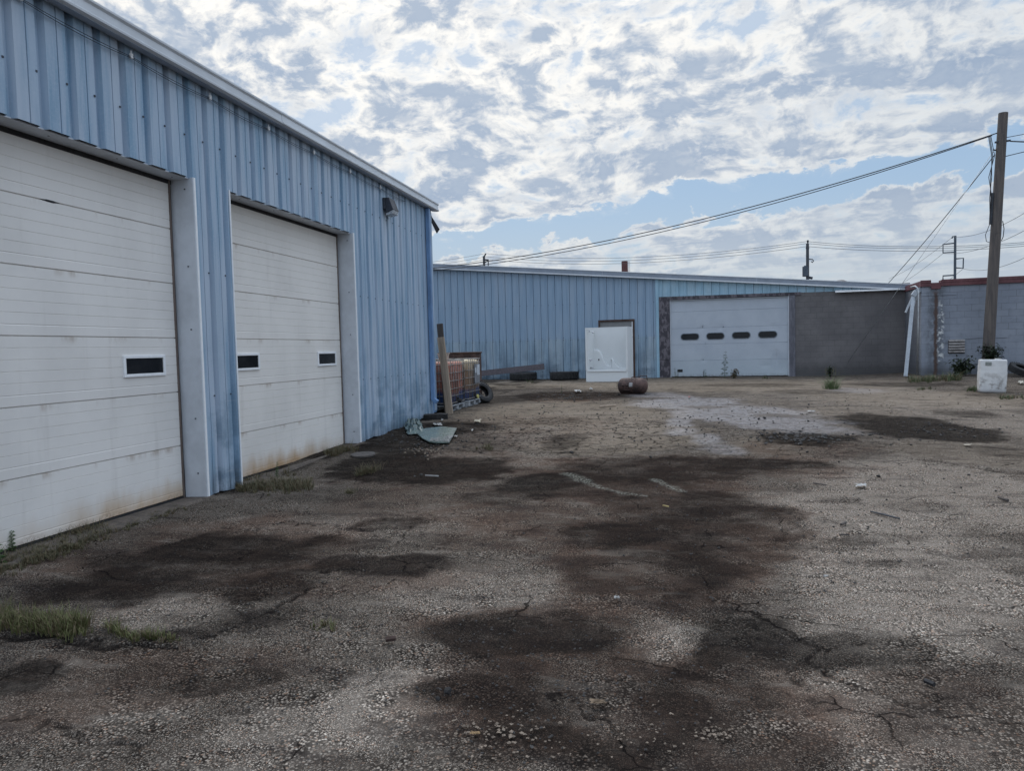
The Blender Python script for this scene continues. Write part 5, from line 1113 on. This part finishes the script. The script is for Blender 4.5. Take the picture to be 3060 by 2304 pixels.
pale = simple('pale_gravel', (.21, .165, .125), .85, 0, .5, 30)
stuff_stones('loose_gravel', 'pale tan gravel scattered on the near asphalt', [(1490, 2170, 170, 60, 80, .004, .013), (1900, 2200, 260, 90, 60, .004, .010), (1500, 2240, 260, 60, 60, .004, .011), (2130, 2185, 60, 25, 40, .005, .011), (2700, 1190, 500, 40, 200, .01, .03), (1280, 1345, 60, 16, 60, .01, .03), (1900, 1260, 500, 80, 120, .008, .02)], pale, 'gravel')
grey = simple('dark_gravel', (.045, .042, .040), .9, 0, .6, 30)
stuff_stones('dark_rubble', 'dark crumbs of asphalt strewn over the yard', [(1500, 1950, 900, 330, 900, .004, .011), (2500, 1500, 900, 240, 420, .006, .016), (2400, 1306, 150, 20, 150, .012, .045), (1900, 1250, 800, 80, 420, .012, .03), (1250, 1300, 160, 60, 260, .01, .035), (1700, 1185, 120, 14, 120, .01, .04), (600, 1800, 700, 260, 300, .004, .010), (2800, 1290, 200, 30, 80, .012, .035)], grey, 'rubble')
def stick(label, pts, r, mat, cat_='stick', name='stick', group='sticks and strips on the ground'):
    mb = MB(); mb.tube([gp(x, y, r) for x, y in pts], r, 6); o = mb.build(name, mat); props(o, label, cat_, group)
stick('thin dark forked strip lying on the pale asphalt at the right', [(2602, 1529), (2640, 1538), (2688, 1550)], .009, M_['dark_steel']); 
stick('second thin strip lying alongside the forked one', [(2602, 1530), (2645, 1537), (2658, 1541)], .006, M_['dark_steel'])
stick('short black rod in the lower right foreground', [(2764, 2035), (2792, 2047)], .012, M_['dark'])
stick('pale thin stick on the brown ground before the shower unit', [(1791, 1215), (1840, 1211)], .02, M_['timber'])
stick('thin white stick lying on the black oil patch', [(1271, 1421), (1310, 1423)], .010, M_['white_bit'])
stick('dark twig near the right edge on pale gravel', [(2985, 1487), (3012, 1496)], .014, M_['timber_dark'])
stick('thin dark twig left of the white paper scrap', [(2430, 1444), (2470, 1450)], .008, M_['timber_dark'])
stick('short brown bark piece on pale asphalt', [(2513, 1568), (2527, 1561)], .012, M_['timber_dark'])
stick('small brown bark strip below the other', [(2508, 1598), (2538, 1599)], .008, M_['timber_dark'])
stick('pale yellow straw on the brown ground', [(1981, 1511), (1998, 1514)], .008, simple('straw', (.42, .33, .14), .7))
stick('reddish bark piece left in the foreground gravel', [(1152, 1912), (1182, 1908)], .016, M_['rust_dark'])
def scrap(label, x, y, wpx, hpx, seed, mat, cat_='litter', lift=.03, name='paper_scrap'):
    mb = MB(); n = 7; vs = []
    for i in range(n + 1):
        for j in range(n + 1):
            a, b = i / n - .5, j / n - .5; k = .58 + .45 * mnoise.noise(Vector((a * 3 + seed, b * 3, 0)))
            p = gp(x + a * wpx * k, y + b * hpx * k); vs.append((p[0], p[1], p[2] + .004 + lift * (.5 + .5 * mnoise.noise(Vector((i * .8, j * .8, seed))))))
    mb.add(vs, [(i * (n + 1) + j, (i + 1) * (n + 1) + j, (i + 1) * (n + 1) + j + 1, i * (n + 1) + j + 1) for i in range(n) for j in range(n)])
    o = mb.build(name, mat); props(o, label, cat_, 'scraps of litter')
scrap('crumpled white paper scrap in the dark crumbs at the right', 2572, 1454, 46, 12, 1, M_['white_bit'])
scrap('flat white strip near the wet streak', 2425, 1231, 32, 4, 2, M_['white_bit'])
scrap('white scrap on pale asphalt right of centre', 2468, 1729, 32, 8, 3, M_['white_bit'])
scrap('small white crumpled bit near the centre', 1843, 1794, 22, 12, 4, M_['white_bit'])
scrap('white foam piece on the red brown patch before the shower unit', 1727, 1173, 26, 9, 5, M_['white_bit'], lift=.10)
scrap('second white foam bit right of the red brown patch', 1766, 1166, 16, 8, 6, M_['white_bit'], lift=.10)
scrap('cream crumpled rag beyond the glass panel', 1428, 1262, 28, 12, 7, simple('cream_rag', (.42, .38, .29), .8, 0, .3, 9), lift=.06)
scrap('small white bit below the cream rag', 1411, 1288, 9, 8, 8, M_['white_bit'])
scrap('white lump at the timber block', 1322, 1259, 10, 7, 9, M_['white_bit'], lift=.06)
scrap('torn white film on the glass panel edge', 1308, 1273, 36, 10, 10, M_['white_bit'], lift=.06)
scrap('curled white strip right of the glass panel', 1361, 1306, 18, 5, 11, M_['white_bit'])
scrap('brown dry leaf litter in the foreground', 1785, 2107, 76, 24, 12, simple('leaf_brown', (.15, .105, .065), .8, 0, .35, 20), 'leaf', .02, 'dead_leaf')
scrap('tan wood chip in the foreground gravel', 1420, 2198, 42, 16, 13, simple('tan_chip', (.30, .20, .10), .8), 'wood chip', .012, 'wood_chip')
scrap('small red flake near the wet streak', 2060, 1188, 10, 4, 14, simple('red_flake', (.30, .05, .04), .6), 'litter', .03, 'red_flake')
scrap('pale board scrap by the tyre at the right edge', 3050, 1146, 26, 10, 15, simple('pale_board', (.42, .40, .34), .7), 'board', .09, 'board_scrap')
scrap('white flake lying in the pale gravel at the far right', 2892, 1331, 36, 5, 16, simple('tan_flat', (.32, .28, .22), .8), 'litter', .02)

# ------------------------------------------------------------------ plants
def blade(mb, p, h, lean, az, w):
    dx_, dy_ = math.cos(az), math.sin(az); px_, py_ = -dy_ * w, dx_ * w
    pts = [(0, 0), (.5 * lean * .5, .55 * h), (lean, h)]
    vs = []
    for i, (o_, z) in enumerate(pts):
        k = (1, .7, .08)[i]; vs += [(p[0] + dx_ * o_ - px_ * k, p[1] + dy_ * o_ - py_ * k, p[2] + z), (p[0] + dx_ * o_ + px_ * k, p[1] + dy_ * o_ + py_ * k, p[2] + z)]
    mb.add(vs, [(0, 1, 3, 2), (2, 3, 5, 4)])
def grass(name, label, spots, mat):
    mb = MB(); mats = [mat, M_['dead']]
    for (x0, y0, x1, y1, thick, n, h) in spots:
        nt = max(3, n // 10)
        for _ in range(nt):
            t = random.random(); tx = x0 + (x1 - x0) * t + random.gauss(0, 6); ty = y0 + (y1 - y0) * t + random.gauss(0, .5) * thick
            c_ = gp(tx, ty, -.01); th = h * random.choice((.35, .5, .7, .9, 1.2)); sp = th * random.uniform(.25, .7)
            for _b in range(random.randint(4, 20)):
                a_ = random.uniform(0, 6.28); r_ = sp * random.random() ** .7; p = (c_[0] + r_ * math.cos(a_), c_[1] + r_ * math.sin(a_), c_[2])
                mb.cur = 1 if random.random() < .35 else 0; hh_ = th * random.uniform(.4, 1.1)
                blade(mb, p, hh_, hh_ * random.uniform(.2, 1.1), a_ + random.gauss(0, .5), random.uniform(.0011, .0022) * (1 + p[1] / 10))
    o = mb.build(name, mats, rec=False); props(o, label, 'grass', kind='stuff')
grass('grass', 'sparse dry grass growing along the crack in the left foreground', [(-60, 1862, 255, 1878, 30, 3600, .085), (320, 1878, 420, 1912, 12, 420, .06), (430, 1905, 530, 1915, 10, 300, .06), (930, 1880, 1000, 1870, 14, 120, .04)], M_['grass_green'])
grass('grass', 'low weedy grass along the foot of the nearer door', [(-60, 1708, 330, 1590, 26, 4600, .055), (330, 1588, 560, 1512, 12, 1500, .035), (-40, 1668, 300, 1580, 9, 1500, .085), (-60, 1720, 250, 1630, 20, 1800, .04)], M_['grass'])
grass('grass', 'dry grass clumps in front of the second door and its posts', [(705, 1462, 930, 1455, 16, 2800, .095), (720, 1436, 880, 1420, 12, 300, .10), (980, 1362, 1060, 1345, 9, 900, .11), (1075, 1420, 1118, 1408, 5, 330, .12), (1440, 1340, 1475, 1345, 5, 130, .10), (1040, 1472, 1060, 1476, 6, 90, .06)], M_['grass'])
grass('grass', 'green weeds along the foot of the block building', [(2715, 1140, 2800, 1137, 5, 700, .20), (2815, 1134, 2870, 1135, 5, 500, .22), (2895, 1168, 2925, 1164, 3, 260, .14), (2990, 1192, 3075, 1188, 4, 420, .10), (2745, 1165, 2785, 1162, 3, 160, .08), (2280, 1131, 2300, 1131, 2, 60, .10), (1570, 1143, 1600, 1143, 2, 60, .10)], M_['weed'])
def leaf(mb, p, d, L, w, droop=.3):
    d = Vector(d).normalized(); s_v = d.cross(Vector((0, 0, 1))); s_v = s_v.normalized() if s_v.length > .01 else Vector((1, 0, 0)); p = Vector(p)
    a = p + d * L * .5 + Vector((0, 0, .0)); b = p + d * L - Vector((0, 0, droop * L))
    mb.add([p, a + s_v * w, b, a - s_v * w], [(0, 1, 2), (0, 2, 3)])
def weed(label, x, y, h, mat, nl=14, L=.05, w=.010, lean=.05, tip=False, name='tall_weed', cat_='weed'):
    p = gp(x, y, -.01); o = thing(name, label, cat_, p, 0, 'weeds')
    az = random.uniform(0, 6.28); st = [Vector((lean * h * t * t * math.cos(az), lean * h * t * t * math.sin(az), h * t)) for t in np.linspace(0, 1, 7)]
    mb = MB(); mb.tube(st, [.006 * (1.15 - t) * (.6 + h) for t in np.linspace(0, 1, 7)], 5); mb.build('stem', M_['weed'], o)
    mb = MB()
    for k in range(nl):
        t = .12 + .86 * k / nl; q = st[0].lerp(st[-1], t); q.x = lean * h * t * t * math.cos(az); q.y = lean * h * t * t * math.sin(az); a = k * 2.4
        for s2 in (0, math.pi): leaf(mb, q, (math.cos(a + s2), math.sin(a + s2), .45), L * (1.15 - .6 * t) * random.uniform(.7, 1.2), w * (1.1 - .5 * t), .35)
    mb.build('leaves', mat, o, rec=False); return o
weed('upright green weed at the left end of the nearer door', 37, 1655, .20, M_['bright_green'], 22, .05, .011)
weed('broad leaved weed cut off by the left edge of the photo', -2, 1690, .17, M_['bright_green'], 12, .07, .016)
weed('thin tall stalk against the nearer white door', 205, 1592, .23, M_['weed'], 12, .03, .005)
weed('little sprig beside the thin stalk at the nearer door', 262, 1568, .10, M_['dead'], 8, .03, .005)
weed('feathery low weed at the nearer door, left of the stalk', 140, 1618, .11, M_['weed'], 12, .06, .010, .6)
weed('second feathery weed just right of the first one', 180, 1600, .10, M_['weed'], 12, .055, .009, .5)
weed('tall green spike growing before the second door', 828, 1428, .21, M_['bright_green'], 26, .035, .008)
weed('tall leafy weed standing against the grey garage door', 2166, 1130, 1.02, M_['weed'], 17, .17, .020, .06)
weed('short leafy weed left of the tall one at the garage door', 2107, 1130, .34, M_['weed'], 9, .12, .018)
weed('thin brown dead weed by the black vent flap', 2018, 1130, .42, M_['dead'], 10, .08, .014)
weed('second brown dead weed close to the vent flap', 2024, 1131, .28, M_['dead'], 7, .09, .014, .3)
weed('small sprout by the left rim of the red brown patch', 1678, 1178, .34, M_['dead'], 8, .06, .008, .15)
weed('little weed between shower unit and rusty tank', 1846, 1158, .22, M_['dead'], 9, .07, .010, .2)
def bush(label, x, y, wx_, wy_, h, n, mat, L=.07, name='bush', base=None, stems=7, cat_='bush', upb=.3):
    p = base if base is not None else gp(x, y, -.01); o = thing(name, label, cat_, p, 0)
    mb = MB(); tips = []
    for k in range(stems):
        a = random.uniform(0, 6.28); r = random.uniform(.2, 1); tip = Vector((wx_ * r * math.cos(a), wy_ * r * math.sin(a), h * random.uniform(.55, 1))); tips.append(tip); mb.tube([(0, 0, 0), tip * .5 + Vector((0, 0, h * .1)), tip], [.010, .007, .003], 4)
    mb.build('stems', M_['weed'], o)
    mb = MB()
    for _ in range(n):
        t = random.choice(tips); q = t * random.uniform(.2, 1.0) + Vector((random.gauss(0, .10 * wx_ * 2), random.gauss(0, .10 * wy_ * 2), random.gauss(0, .05 * h)))
        if q.z < 0: continue
        leaf(mb, q, (random.gauss(0, 1), random.gauss(0, 1), random.gauss(upb, .6)), L * random.uniform(.6, 1.3), L * random.uniform(.18, .34))
    mb.build('leaves', mat, o, rec=False); return o
bush('small brownish bush at the foot of the grey garage door', 2192, 1131, .20, .12, .36, 260, M_['dead'], .07)
wp = gp(2485, 1162, -.01); o = thing('weed_clump', 'bright green weed clump with pale seed heads at the guy wire anchor', 'weed', wp)
mb = MB()
for k in range(230):
    a_ = random.uniform(0, 6.28); r_ = .24 * random.random() ** .8; h_ = random.uniform(.08, .44) * (1 - 1.6 * r_); blade(mb, (r_ * math.cos(a_), r_ * math.sin(a_), 0), h_, h_ * random.uniform(.3, 1.3), a_ + random.gauss(0, .5), random.uniform(.003, .008))
mb.build('leaves', leafy('pale_leaf', (.075, .115, .045), (.13, .165, .08)), o, rec=False)
mb = MB()
for k in range(7):
    a = random.uniform(0, 6.28); q = Vector((.10 * math.cos(a), .10 * math.sin(a), 0)); t = q * 2.2 + Vector((0, 0, random.uniform(.42, .6))); mb.tube([q, (q + t) * .5 + Vector((0, 0, .08)), t], .004, 4)
    for j in range(10): leaf(mb, t - Vector((0, 0, .02 * j)), (random.gauss(0, 1), random.gauss(0, 1), .6), .04, .008)
mb.build('seed_heads', M_['grass'], o, rec=False)
bush('dark shrub growing at the foot of the utility pole', 0, 0, .42, .3, 1.0, 700, M_['bush'], .11, 'shrub', pbot + np.array((.10, -.15, 0)), 12, 'shrub')
bush('low dark spreading shrub left of the plastic container', 0, 0, .40, .25, .55, 520, M_['bush'], .12, 'shrub', pbot + np.array((-.75, -.2, 0)), 10, 'shrub', .1)
bush('dark small shrub at the foot of the block wall behind the seed heads', 2478, 1126, .16, .10, .40, 110, M_['bush'], .10, 'shrub', None, 5, 'shrub')
